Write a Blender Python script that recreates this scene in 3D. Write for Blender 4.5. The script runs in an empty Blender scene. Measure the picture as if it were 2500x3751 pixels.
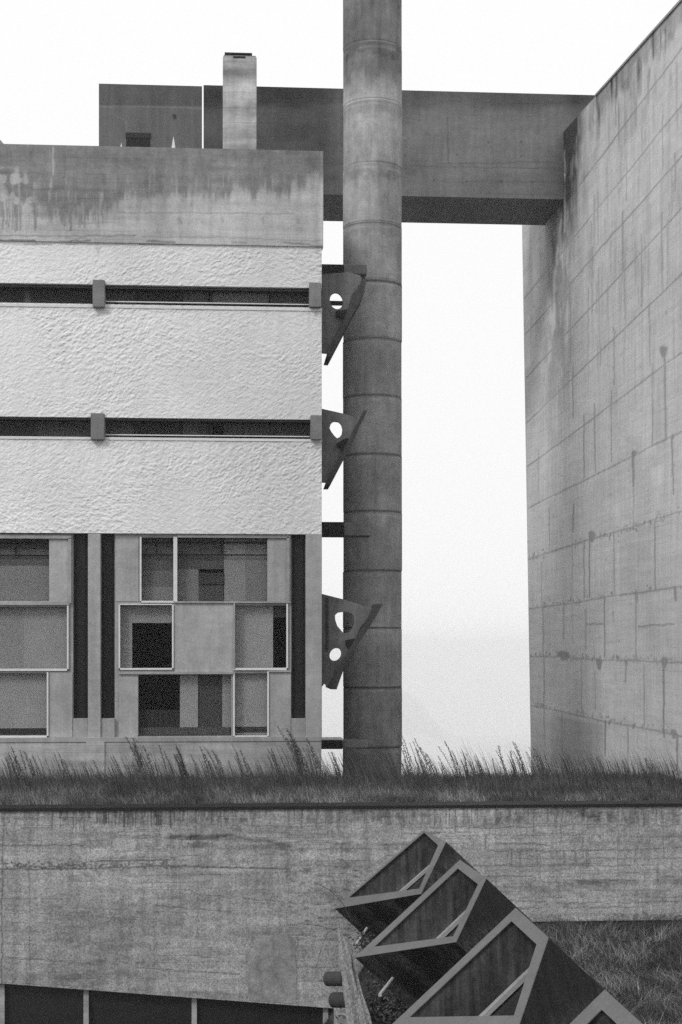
import bpy, bmesh, math, random
import numpy as np
from mathutils import Vector, Matrix
random.seed(7); rng = np.random.default_rng(11)
R_ = math.radians
sc = bpy.context.scene
COL = sc.collection
# ------------------------------------------------------------------ camera
F = 5500.0; TH = R_(3.963); ZC = 6.0; HZ = 2371.0
cam = bpy.data.cameras.new('camera'); cam_o = bpy.data.objects.new('camera', cam); COL.objects.link(cam_o)
cam_o.location = (0, 0, ZC); cam_o.rotation_euler = (R_(90), 0, -TH)
cam.sensor_width = 36; cam.sensor_fit = 'AUTO'; cam.lens = F/3751*36
cam.shift_y = (HZ-1875.5)/3751; cam.clip_end = 12000; cam.clip_start = 0.1
sc.camera = cam_o
# ------------------------------------------------------------------ sky, sun, exposure
w = bpy.data.worlds.new('World'); sc.world = w; w.use_nodes = True
nt = w.node_tree; nt.nodes.clear()
tc = nt.nodes.new('ShaderNodeTexCoord'); sep = nt.nodes.new('ShaderNodeSeparateXYZ')
mr = nt.nodes.new('ShaderNodeMapRange'); mr.inputs[1].default_value = -0.08; mr.inputs[2].default_value = 0.35
mr.inputs[3].default_value = 0.97; mr.inputs[4].default_value = 1.0
bgd = nt.nodes.new('ShaderNodeBackground'); out = nt.nodes.new('ShaderNodeOutputWorld')
nt.links.new(tc.outputs['Generated'], sep.inputs[0]); nt.links.new(sep.outputs[2], mr.inputs[0])
nt.links.new(mr.outputs[0], bgd.inputs[0]); nt.links.new(bgd.outputs[0], out.inputs[0])
bgd.inputs[1].default_value = 1.0
sun = bpy.data.lights.new('sun', 'SUN'); sun.energy = 1.6; sun.angle = R_(14)
sun_o = bpy.data.objects.new('sun', sun); COL.objects.link(sun_o)
sun_o.rotation_euler = Vector((0.6, 0.6, -0.7)).to_track_quat('-Z', 'Y').to_euler()
sc.view_settings.view_transform = 'Standard'; sc.view_settings.look = 'None'
sc.view_settings.exposure = 0.0; sc.view_settings.gamma = 1.0
sc.cycles.use_denoising = False; sc.cycles.max_bounces = 6; sc.cycles.transparent_max_bounces = 12; sc.cycles.volume_bounces = 3
# ------------------------------------------------------------------ pixel -> place
ST, CT = math.sin(TH), math.cos(TH)
def ray(px, py):
    u, v = px-1250.0, HZ-py
    d = Vector((F*ST+CT*u, F*CT-ST*u, v)); return d/d.y
def P(px, py, Y):
    r = ray(px, py)*Y; return Vector((r.x, Y, r.z+ZC))
def proj(x, y, z):           # arrays -> photo pixels, used only to place stains and painted shade
    f = x*ST+y*CT; u = x*CT-y*ST
    return 1250+F*u/f, HZ-F*(z-ZC)/f
def RC(px0, py0, px1, py1, Y):
    m = (py0+py1)/2; n = (px0+px1)/2
    return P(px0, m, Y).x, P(px1, m, Y).x, P(n, py1, Y).z, P(n, py0, Y).z   # x0,x1,z0,z1
# ------------------------------------------------------------------ materials
class N:
    def __init__(s, name):
        s.m = bpy.data.materials.new(name); s.m.use_nodes = True; s.t = s.m.node_tree; s.t.nodes.clear()
        s.o = s.t.nodes.new('ShaderNodeOutputMaterial')
    def n(s, typ, **k):
        x = s.t.nodes.new(typ)
        for a, b in k.items(): setattr(x, a, b)
        return x
    def l(s, a, b): s.t.links.new(a, b)
    def math(s, op, a, b=None, clamp=False):
        x = s.n('ShaderNodeMath', operation=op); x.use_clamp = clamp
        for i, v in enumerate((a, b)):
            if v is None: continue
            if isinstance(v, (int, float)): x.inputs[i].default_value = v
            else: s.l(v, x.inputs[i])
        return x.outputs[0]
    def mr(s, v, a, b, c, d):
        x = s.n('ShaderNodeMapRange'); s.l(v, x.inputs[0])
        for i, q in enumerate((a, b, c, d)): x.inputs[i+1].default_value = q
        return x.outputs[0]
    def vec(s, a, b, c):
        x = s.n('ShaderNodeCombineXYZ')
        for i, v in enumerate((a, b, c)):
            if isinstance(v, (int, float)): x.inputs[i].default_value = v
            else: s.l(v, x.inputs[i])
        return x.outputs[0]
    def noise(s, v, sc_, det=4, rough=.55, dist=0):
        x = s.n('ShaderNodeTexNoise'); s.l(v, x.inputs['Vector']); x.inputs['Scale'].default_value = sc_
        x.inputs['Detail'].default_value = det; x.inputs['Roughness'].default_value = rough; x.inputs['Distortion'].default_value = dist
        return x.outputs[0]
def finish(b, val, rough=.9, bump=None, bstr=.3, bdist=.01, spec=.3):
    p = b.n('ShaderNodeBsdfPrincipled'); b.l(val, p.inputs['Base Color']); p.inputs['Roughness'].default_value = rough
    p.inputs['Specular IOR Level'].default_value = spec
    if bump is not None:
        bu = b.n('ShaderNodeBump'); bu.inputs['Strength'].default_value = bstr; bu.inputs['Distance'].default_value = bdist
        b.l(bump, bu.inputs['Height']); b.l(bu.outputs[0], p.inputs['Normal'])
    b.l(p.outputs[0], b.o.inputs[0]); return b.m
def concrete(name, base, axis='X', mott=.14, streak=.12, board=.10, grain=.12, bh=.13, line=.25, brick=None, stain=False, rough=.9, bump=.35, pores=0.0, scale=1.0, moss=False):
    b = N(name); g = b.n('ShaderNodeNewGeometry'); s = b.n('ShaderNodeSeparateXYZ'); b.l(g.outputs['Position'], s.inputs[0])
    X, Y, Z = s.outputs
    U = {'X': X, 'Y': Y}[axis]
    pos = g.outputs['Position']
    n1 = b.noise(pos, .55*scale, 5, .6)
    n2 = b.noise(b.vec(b.math('MULTIPLY', U, 7*scale), b.math('MULTIPLY', Z, .45*scale), 0.3), 1, 4, .6)
    n3 = b.noise(b.vec(b.math('MULTIPLY', U, .5*scale), b.math('MULTIPLY', Z, 1/bh*.9), 3.3), 1, 3, .6)
    n4 = b.noise(pos, 42*scale, 3, .7)
    v = b.math('MULTIPLY', b.mr(n1, .3, .7, 1-mott, 1+mott), b.mr(n2, .3, .7, 1-streak, 1+streak))
    v = b.math('MULTIPLY', v, b.mr(n3, .3, .7, 1-board, 1+board))
    v = b.math('MULTIPLY', v, b.mr(n4, .34, .66, 1-grain*1.2, 1+grain*1.2))
    n5 = b.noise(pos, 6.5*scale, 4, .65)
    v = b.math('MULTIPLY', v, b.mr(n5, .33, .67, 1-mott*.55, 1+mott*.55))
    hgt = b.math('ADD', b.math('MULTIPLY', n3, .6), b.math('MULTIPLY', n4, .5))
    if line:
        wob = b.math('MULTIPLY', b.noise(b.vec(b.math('MULTIPLY', U, .8), 0.0, 0.0), 1, 2), .02)
        zz = b.math('DIVIDE', b.math('ADD', Z, wob), bh)
        fr = b.math('ABSOLUTE', b.math('SUBTRACT', b.math('FRACT', zz), .5))
        lm = b.mr(fr, .445, .5, 0, 1)
        row = b.math('FLOOR', zz)
        msk = b.mr(b.noise(b.vec(b.math('MULTIPLY', U, .55), b.math('MULTIPLY', row, 7.3), 1.0), 1, 3), .5, .62, 0, 1)
        lmk = b.math('MULTIPLY', lm, msk)
        v = b.math('MULTIPLY', v, b.math('SUBTRACT', 1.0, b.math('MULTIPLY', lmk, line)))
        hgt = b.math('SUBTRACT', hgt, b.math('MULTIPLY', lmk, .8))
    if brick:
        bw, rh, off, mz, dark, u0 = brick
        bt = b.n('ShaderNodeTexBrick'); bt.offset = .5
        wv = b.math('MULTIPLY', b.math('SUBTRACT', n1, .5), .05)
        b.l(b.vec(b.math('ADD', b.math('ADD', U, u0), wv), b.math('ADD', b.math('SUBTRACT', Z, off), wv), 0), bt.inputs['Vector'])
        bt.inputs['Scale'].default_value = 1; bt.inputs['Brick Width'].default_value = bw; bt.inputs['Row Height'].default_value = rh
        bt.inputs['Mortar Size'].default_value = mz; bt.inputs['Mortar Smooth'].default_value = .6
        bt.inputs['Color1'].default_value = (1, 1, 1, 1); bt.inputs['Color2'].default_value = (.88, .88, .88, 1)
        bt.inputs['Mortar'].default_value = (dark, dark, dark, 1)
        msk = b.mr(b.noise(pos, .9, 3), .35, .6, .35, 1)
        fac = bt.outputs['Fac']
        v = b.math('MULTIPLY', v, b.math('SUBTRACT', 1.0, b.math('MULTIPLY', b.math('MULTIPLY', fac, msk), 1-dark)))
        sb = b.n('ShaderNodeSeparateColor'); b.l(bt.outputs['Color'], sb.inputs[0])
        v = b.math('MULTIPLY', v, b.mr(sb.outputs[0], .5, 1, .93, 1.03))
    if pores:
        vo = b.n('ShaderNodeTexVoronoi'); b.l(pos, vo.inputs['Vector']); vo.inputs['Scale'].default_value = 9
        pm = b.math('MULTIPLY', b.mr(vo.outputs['Distance'], .05, .16, 1, 0), b.mr(b.noise(pos, 1.2, 3), .5, .62, 0, 1))
        v = b.math('MULTIPLY', v, b.math('SUBTRACT', 1.0, b.math('MULTIPLY', pm, pores)))
    if moss:
        mn = b.noise(b.vec(b.math('MULTIPLY', X, 26), b.math('MULTIPLY', Y, 26), b.math('MULTIPLY', Z, 8)), 1, 4, .7)
        mk = b.math('MULTIPLY', b.mr(b.noise(pos, 1.7, 3), .40, .56, 0, 1), b.mr(Z, ZC-2.8, ZC-3.1, 0, 1))
        v = b.math('MULTIPLY', v, b.math('ADD', 1.0, b.math('MULTIPLY', mk, b.mr(mn, .35, .7, -.9, 9.0))))
    if stain:
        a = b.n('ShaderNodeAttribute', attribute_name='stain')
        v = b.math('MULTIPLY', v, b.math('SUBTRACT', 1.0, a.outputs['Fac']))
    v = b.math('MULTIPLY', v, base, True)
    return finish(b, v, rough, hgt, bump, .012, .12)
def plain(name, base, rough=.6, var=.12, sc_=9, spec=.3, bump=.1):
    b = N(name); g = b.n('ShaderNodeNewGeometry')
    n1 = b.noise(g.outputs['Position'], sc_, 4); n2 = b.noise(g.outputs['Position'], sc_*6, 2)
    v = b.math('MULTIPLY', b.mr(n1, .3, .7, 1-var, 1+var), b.mr(n2, .3, .7, 1-var*.6, 1+var*.6))
    return finish(b, b.math('MULTIPLY', v, base), rough, n2, bump, .004, spec)
def blades(name, base, var=.5, patch=.35):
    b = N(name); g = b.n('ShaderNodeNewGeometry'); a = b.n('ShaderNodeAttribute', attribute_name='tone')
    n1 = b.noise(g.outputs['Position'], .8, 4)
    v = b.math('MULTIPLY', b.mr(a.outputs['Fac'], 0, 1, 1-var, 1+var*1.3), b.mr(n1, .35, .65, 1-patch, 1+patch))
    return finish(b, b.math('MULTIPLY', v, base), .7, spec=.2)
def stucco():
    b = N('rough_white_render'); g = b.n('ShaderNodeNewGeometry'); s = b.n('ShaderNodeSeparateXYZ'); b.l(g.outputs['Position'], s.inputs[0])
    X, Y, Z = s.outputs
    # thrown plaster: short slanting strokes whose direction wanders
    ang = b.mr(b.noise(g.outputs['Position'], .35, 2), .3, .7, -.2, 1.0)
    u = b.math('ADD', b.math('MULTIPLY', X, b.math('COSINE', ang)), b.math('MULTIPLY', Z, b.math('SINE', ang)))
    v_ = b.math('SUBTRACT', b.math('MULTIPLY', Z, b.math('COSINE', ang)), b.math('MULTIPLY', X, b.math('SINE', ang)))
    u2 = b.math('ADD', b.math('MULTIPLY', X, .82), b.math('MULTIPLY', Z, .57)); v2 = b.math('SUBTRACT', b.math('MULTIPLY', Z, .82), b.math('MULTIPLY', X, .57))
    s1 = b.noise(b.vec(b.math('MULTIPLY', u2, 7), b.math('MULTIPLY', v2, 20), 0.0), 1, 4, .6, .6)
    s2 = b.noise(b.vec(b.math('MULTIPLY', X, 9), b.math('MULTIPLY', Z, 17), 5.0), 1, 4, .6, .6)
    mk = b.mr(b.noise(g.outputs['Position'], .3, 2), .42, .58, 0, 1)
    mx = b.n('ShaderNodeMix'); b.l(mk, mx.inputs[0]); b.l(s1, mx.inputs[2]); b.l(s2, mx.inputs[3])
    h = b.math('ADD', mx.outputs[0], b.math('MULTIPLY', b.noise(g.outputs['Position'], 60, 2), .18))
    n1 = b.noise(g.outputs['Position'], .5, 4)
    st = b.noise(b.vec(b.math('MULTIPLY', X, 5), b.math('MULTIPLY', Z, .4), 0.0), 1, 3)
    v = b.math('MULTIPLY', b.mr(n1, .3, .7, .93, 1.05), b.mr(st, .3, .7, .97, 1.03))
    v = b.math('MULTIPLY', v, b.mr(mx.outputs[0], .3, .6, .90, 1.03))
    a = b.n('ShaderNodeAttribute', attribute_name='stain')
    v = b.math('MULTIPLY', v, b.math('SUBTRACT', 1.0, a.outputs['Fac']))
    return finish(b, b.math('MULTIPLY', v, .79, True), .95, h, .7, .03)
def glass(name, refl=1.0, tint=.9):
    b = N(name); tr = b.n('ShaderNodeBsdfTransparent'); tr.inputs[0].default_value = (tint, tint, tint, 1)
    gl = b.n('ShaderNodeBsdfGlossy'); gl.inputs['Roughness'].default_value = .04; gl.inputs[0].default_value = (.9, .9, .9, 1)
    fr = b.n('ShaderNodeFresnel'); fr.inputs[0].default_value = 1.33
    mx = b.n('ShaderNodeMixShader'); b.l(b.math('MULTIPLY', fr.outputs[0], refl), mx.inputs[0]); b.l(tr.outputs[0], mx.inputs[1]); b.l(gl.outputs[0], mx.inputs[2])
    b.l(mx.outputs[0], b.o.inputs[0]); return b.m
def meadow():
    b = N('meadow_ground'); g = b.n('ShaderNodeNewGeometry'); sp = b.n('ShaderNodeSeparateXYZ'); b.l(g.outputs['Position'], sp.inputs[0])
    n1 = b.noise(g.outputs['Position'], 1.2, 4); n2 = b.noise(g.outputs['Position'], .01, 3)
    far = b.math('MULTIPLY', b.mr(sp.outputs[1], 45, 120, .045, .34), b.mr(n2, .3, .7, .85, 1.15))  # far ground made paler to brighten the mist above it
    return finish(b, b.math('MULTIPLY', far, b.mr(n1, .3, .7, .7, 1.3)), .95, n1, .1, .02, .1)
M = dict(
    stucco=stucco(),
    parapet=concrete('parapet_concrete', .43, board=.12, bh=.16, line=.18, stain=True),
    facade=concrete('facade_concrete', .34, mott=.18, board=.04, line=0, streak=.10, grain=.10),
    facade2=concrete('facade_concrete_grey', .30, mott=.18, board=.04, line=0, streak=.10, grain=.10),
    block=concrete('dark_block_concrete', .19, mott=.12, line=0),
    base=concrete('base_concrete', .34, mott=.2, board=.2, bh=.14, line=.25, streak=.12),
    church=concrete('church_concrete', .56, 'Y', mott=.08, board=.07, bh=.12, line=.14, streak=.09, stain=True, grain=.10),
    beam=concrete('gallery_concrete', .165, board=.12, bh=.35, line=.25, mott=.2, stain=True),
    rooft=concrete('rooftop_concrete', .12, board=.04, bh=.3, line=.05, stain=True, streak=.16),
    chimney=concrete('chimney_concrete', .34, board=.45, bh=.34, line=.4, mott=.25),
    column=concrete('column_concrete', .40, mott=.22, board=.04, line=0, streak=.12, stain=True),
    flower=concrete('flower_concrete', .13, mott=.18, line=0, streak=.15, scale=2),
    flowerd=concrete('flower_edge_concrete', .05, mott=.2, line=0, scale=2),
    barc=concrete('bracket_concrete', .15, mott=.2, line=0, scale=2),
    retain=concrete('retaining_concrete', .335, mott=.2, board=.16, bh=.115, line=.5, streak=.16, stain=True, grain=.4, pores=.25, scale=1.3),
    coping=plain('wet_coping', .008, .7),  # near-black strip along the wall top
    patch=concrete('patch_plaster', .27, mott=.4, line=0, board=.02, grain=.2, stain=True),
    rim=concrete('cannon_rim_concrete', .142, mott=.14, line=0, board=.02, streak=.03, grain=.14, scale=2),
    body=concrete('cannon_wet_concrete', .014, mott=.3, line=0, board=.05, streak=.4, grain=.5, moss=True, scale=2),  # near-black flanks, mossy low down
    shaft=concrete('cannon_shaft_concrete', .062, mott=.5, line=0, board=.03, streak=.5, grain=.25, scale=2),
    frame=plain('skylight_frame', .36, .7, .15),
    white=plain('white_frame_paint', .62, .5, .05),
    ledge=plain('pale_ledge', .62, .6, .06),
    dark=plain('dark_vent_panel', .008, .55, .15),
    ink=plain('dark_interior', .008, .8, .1),
    pipe=plain('galvanised_pipe', .45, .35, .1),
    glass=glass('window_glass', .15), glassd=glass('strip_glass', .15, .8),
    soil=plain('dark_soil', .035, .95, .3, 3), ground=meadow(),
    grass=blades('terrace_grass_blades', .155, .75), lawn=blades('lawn_grass_blades', .17, .88, .3), weed=blades('weed_stems', .07, .6, .2),
    bush=blades('bush_leaves', .06, .6, .2), wood=None, roof=plain('flat_roof', .25, .9), hill=plain('hill_ground', .05, .95),
    wetglass=plain('dark_skylight_glass', .012, .45, .2, spec=.5),
)
def wood():
    b = N('weathered_wood'); t = b.n('ShaderNodeTexCoord'); s = b.n('ShaderNodeSeparateXYZ'); b.l(t.outputs['Object'], s.inputs[0])
    v = b.noise(b.vec(b.math('MULTIPLY', s.outputs[0], 45), b.math('MULTIPLY', s.outputs[1], 45), b.math('MULTIPLY', s.outputs[2], 2.2)), 1, 4, .65, .5)
    return finish(b, b.math('MULTIPLY', b.mr(v, .3, .7, .35, 1.45), .24, True), .9, v, .8, .02)
M['wood'] = wood()
greys = {}
def grey(a):
    k = round(a*1.15, 3)
    if k not in greys: greys[k] = plain('interior_grey_%d' % int(k*1000), k, .9, .06, 2.5, .1)
    return greys[k]
# ------------------------------------------------------------------ mesh tools
def tag(o, label=None, cat=None, group=None, kind=None):
    if label: o['label'] = label
    if cat: o['category'] = cat
    if group: o['group'] = group
    if kind: o['kind'] = kind
    return o
def empty(name, loc, label=None, cat=None, group=None):
    o = bpy.data.objects.new(name, None); COL.objects.link(o); o.location = loc; o.empty_display_size = .3
    return tag(o, label, cat, group)
class MB:
    def __init__(s): s.v = []; s.f = []; s.st = []
    def add(s, vs, fs, st=None):
        k = len(s.v); s.v += [tuple(q) for q in vs]; s.f += [tuple(i+k for i in f) for f in fs]
        s.st += list(st) if st is not None else [0.0]*len(vs)
    def box(s, x0, x1, y0, y1, z0, z1):
        s.add([(x0,y0,z0),(x1,y0,z0),(x1,y1,z0),(x0,y1,z0),(x0,y0,z1),(x1,y0,z1),(x1,y1,z1),(x0,y1,z1)],
              [(0,3,2,1),(4,5,6,7),(0,1,5,4),(1,2,6,5),(2,3,7,6),(3,0,4,7)]); return s
    def rbox(s, px0, py0, px1, py1, Y, d):
        x0, x1, z0, z1 = RC(px0, py0, px1, py1, Y); return s.box(x0, x1, Y, Y+d, z0, z1)
    def prism(s, poly, y0, y1):      # poly in (x,z)
        n = len(poly)
        s.add([(x, y0, z) for x, z in poly]+[(x, y1, z) for x, z in poly],
              [tuple(range(n)), tuple(range(2*n-1, n-1, -1))]+[(i, i+n, (i+1) % n+n, (i+1) % n) for i in range(n)]); return s
    def cyl(s, a, b, r0, r1=None, n=12):
        a = Vector(a); b = Vector(b); r1 = r0 if r1 is None else r1; d = (b-a).normalized()
        u = d.orthogonal().normalized(); w_ = d.cross(u)
        vs = [a+(u*math.cos(t)+w_*math.sin(t))*r0 for t in [2*math.pi*i/n for i in range(n)]]
        vs += [b+(u*math.cos(t)+w_*math.sin(t))*r1 for t in [2*math.pi*i/n for i in range(n)]]
        s.add(vs, [(i, (i+1) % n, (i+1) % n+n, i+n) for i in range(n)]+[tuple(range(n-1, -1, -1)), tuple(range(n, 2*n))]); return s
    def build(s, name, mat, parent=None, bevel=0, smooth=False, stain=False, attr='stain'):
        me = bpy.data.meshes.new(name); me.from_pydata(s.v, [], s.f); me.update()
        if stain:
            a = me.attributes.new(attr, 'FLOAT', 'POINT'); a.data.foreach_set('value', np.array(s.st, dtype=np.float32))
        return link(name, me, mat, parent, bevel, smooth)
def link(name, me, mat, parent=None, bevel=0, smooth=False):
    bm = bmesh.new(); bm.from_mesh(me); bmesh.ops.recalc_face_normals(bm, faces=bm.faces); bm.to_mesh(me); bm.free()
    o = bpy.data.objects.new(name, me); COL.objects.link(o); me.materials.append(mat)
    if smooth: me.polygons.foreach_set('use_smooth', [True]*len(me.polygons))
    if bevel:
        b = o.modifiers.new('bevel', 'BEVEL'); b.width = bevel; b.segments = 2; b.limit_method = 'ANGLE'
    if parent:
        o.parent = parent; o.matrix_parent_inverse = Matrix.Translation(parent.location).inverted()
    return o
def walls(px0, py0, px1, py1, holes, Y, d, name, mat, parent, bevel=0):
    xs = sorted({px0, px1}|{c for h in holes for c in (h[0], h[2]) if px0 < c < px1})
    ys = sorted({py0, py1}|{c for h in holes for c in (h[1], h[3]) if py0 < c < py1})
    mpx, mpy = (px0+px1)/2, (py0+py1)/2
    fx = lambda p: P(p, mpy, Y).x
    fz = lambda p: P(mpx, p, Y).z
    m = MB()
    for a, b in zip(ys, ys[1:]):
        run = None
        for c, d_ in list(zip(xs, xs[1:]))+[(None, None)]:
            solid = c is not None and not any(h[0] <= (c+d_)/2 <= h[2] and h[1] <= (a+b)/2 <= h[3] for h in holes)
            if solid: run = (run[0], d_) if run else (c, d_)
            elif run:
                m.box(fx(run[0]), fx(run[1]), Y, Y+d, fz(b), fz(a)); run = None
    return m.build(name, mat, parent, bevel)
# fine grid in the plane y = Y (or x = X) that carries worn / stained patches
def vnoise(px, py, sx, sy, seed):
    g = np.random.default_rng(seed).random((64, 64)); u = px/sx; v = py/sy
    i = np.floor(u).astype(int); j = np.floor(v).astype(int); fu = u-i; fv = v-j
    fu = fu*fu*(3-2*fu); fv = fv*fv*(3-2*fv)
    a = g[i % 64, j % 64]; b = g[(i+1) % 64, j % 64]; c = g[i % 64, (j+1) % 64]; d = g[(i+1) % 64, (j+1) % 64]
    return (a*(1-fu)+b*fu)*(1-fv)+(c*(1-fu)+d*fu)*fv
def fbm(px, py, sx, sy, seed):
    return (vnoise(px, py, sx, sy, seed)*.5+vnoise(px, py, sx/2, sy/2, seed+1)*.3+vnoise(px, py, sx/4.1, sy/4.1, seed+2)*.2)
def sm(x, a, b):
    t = np.clip((x-a)/(b-a), 0, 1); return t*t*(3-2*t)
class Stain:
    def __init__(s, px, py):
        s.x = px; s.y = py; s.s = np.zeros_like(px)
    def seg(s, x0, y0, x1, y1, w0, w1, d, soft=.5, wob=0):
        m = (s.x > min(x0, x1)-30) & (s.x < max(x0, x1)+30) & (s.y > min(y0, y1)-30) & (s.y < max(y0, y1)+30)
        if not m.any(): return
        X, Y = s.x[m], s.y[m]; L = max((x1-x0)**2+(y1-y0)**2, 1e-6)
        if wob: Y = Y+(vnoise(X, Y, 25, 25, 5)-.5)*wob; X = X+(vnoise(X, Y, 25, 25, 6)-.5)*wob
        t = np.clip(((X-x0)*(x1-x0)+(Y-y0)*(y1-y0))/L, 0, 1)
        dist = np.hypot(X-(x0+t*(x1-x0)), Y-(y0+t*(y1-y0))); w_ = w0+(w1-w0)*t
        v = d*(1-sm(dist, w_*soft, w_+2)); 
        if d >= 0: s.s[m] = np.maximum(s.s[m], v)
        else: s.s[m] = s.s[m]+v
    def line(s, pts, w, d, wob=6):
        for a, b in zip(pts, pts[1:]): s.seg(*a, *b, w, w, d, wob=wob)
    def area(s, x0, y0, x1, y1, d, edge=25, seed=3, thr=None):
        n = (fbm(s.x, s.y, 60, 60, seed)-.5)*edge*2
        v = sm(s.x+n, x0-edge/2, x0+edge/2)*(1-sm(s.x+n, x1-edge/2, x1+edge/2))*sm(s.y+n, y0-edge/2, y0+edge/2)*(1-sm(s.y+n, y1-edge/2, y1+edge/2))
        if thr is not None: v = v*sm(fbm(s.x, s.y, thr[0], thr[1], seed+9), .42, .62)
        s.s = s.s+v*d
def grid(m, P00, dU, dV, nu, nv, paint, zfun=None, yfun=None):
    """surface grid from P00 spanning dU x dV; paint(Stain) darkens it"""
    u, v = np.meshgrid(np.linspace(0, 1, nu+1), np.linspace(0, 1, nv+1), indexing='ij')
    pts = np.array(P00)[None, None, :]+u[..., None]*np.array(dU)+v[..., None]*np.array(dV)
    if zfun is not None: pts[..., 2] = zfun(u, v)
    if yfun is not None: pts[..., 1] = yfun(u, v, pts[..., 2])
    pts = pts.reshape(-1, 3); px, py = proj(pts[:, 0], pts[:, 1], pts[:, 2])
    S = Stain(px, py); paint(S)
    k = np.arange((nu+1)*(nv+1)).reshape(nu+1, nv+1)
    f = np.stack([k[:-1, :-1], k[1:, :-1], k[1:, 1:], k[:-1, 1:]], -1).reshape(-1, 4)
    m.add(pts.tolist(), f.tolist(), np.clip(S.s, -.8, .93).tolist())
# ------------------------------------------------------------------ ground
def ground_z(x, y):
    right = np.clip((x-0.9)/(2.7-0.9), 0, 1); right = right*right*(3-2*right)
    near = -6.35+1.9*right
    t = np.clip((y-24.4)/1.2, 0, 1)
    z = near*(1-t)+(-6.6)*t
    z = np.where(y > 46, z-np.minimum((y-46)*.13, 300), z)
    z = np.where(y < 2, z+ (y-2)*.04, z)
    return z+ZC
def hill_h(x, y): return (148*np.exp(-((x-480)/85)**2))*sm(y, 3700, 4300)
ys = np.concatenate([np.linspace(-60, 2, 12), np.linspace(4, 24.4, 60), np.linspace(24.6, 46, 20), np.linspace(60, 3400, 34), np.linspace(3500, 5200, 20)])
xs = np.concatenate([np.linspace(-2500, -20, 12), np.linspace(-15, 0.5, 12), np.linspace(.7, 3, 24), np.linspace(3.5, 20, 12), np.linspace(40, 2500, 12)])
gx, gy = np.meshgrid(xs, ys, indexing='ij')
gz = ground_z(gx, gy)
hill = hill_h(gx, gy)
gz = gz+hill
k = np.arange(gx.size).reshape(gx.shape)
me = bpy.data.meshes.new('ground'); me.from_pydata(np.stack([gx, gy, gz], -1).reshape(-1, 3).tolist(), [], np.stack([k[:-1, :-1], k[1:, :-1], k[1:, 1:], k[:-1, 1:]], -1).reshape(-1, 4).tolist())
tag(link('ground', me, M['ground'], smooth=True), 'rough grassy ground falling away into the valley', kind='structure')
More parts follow.
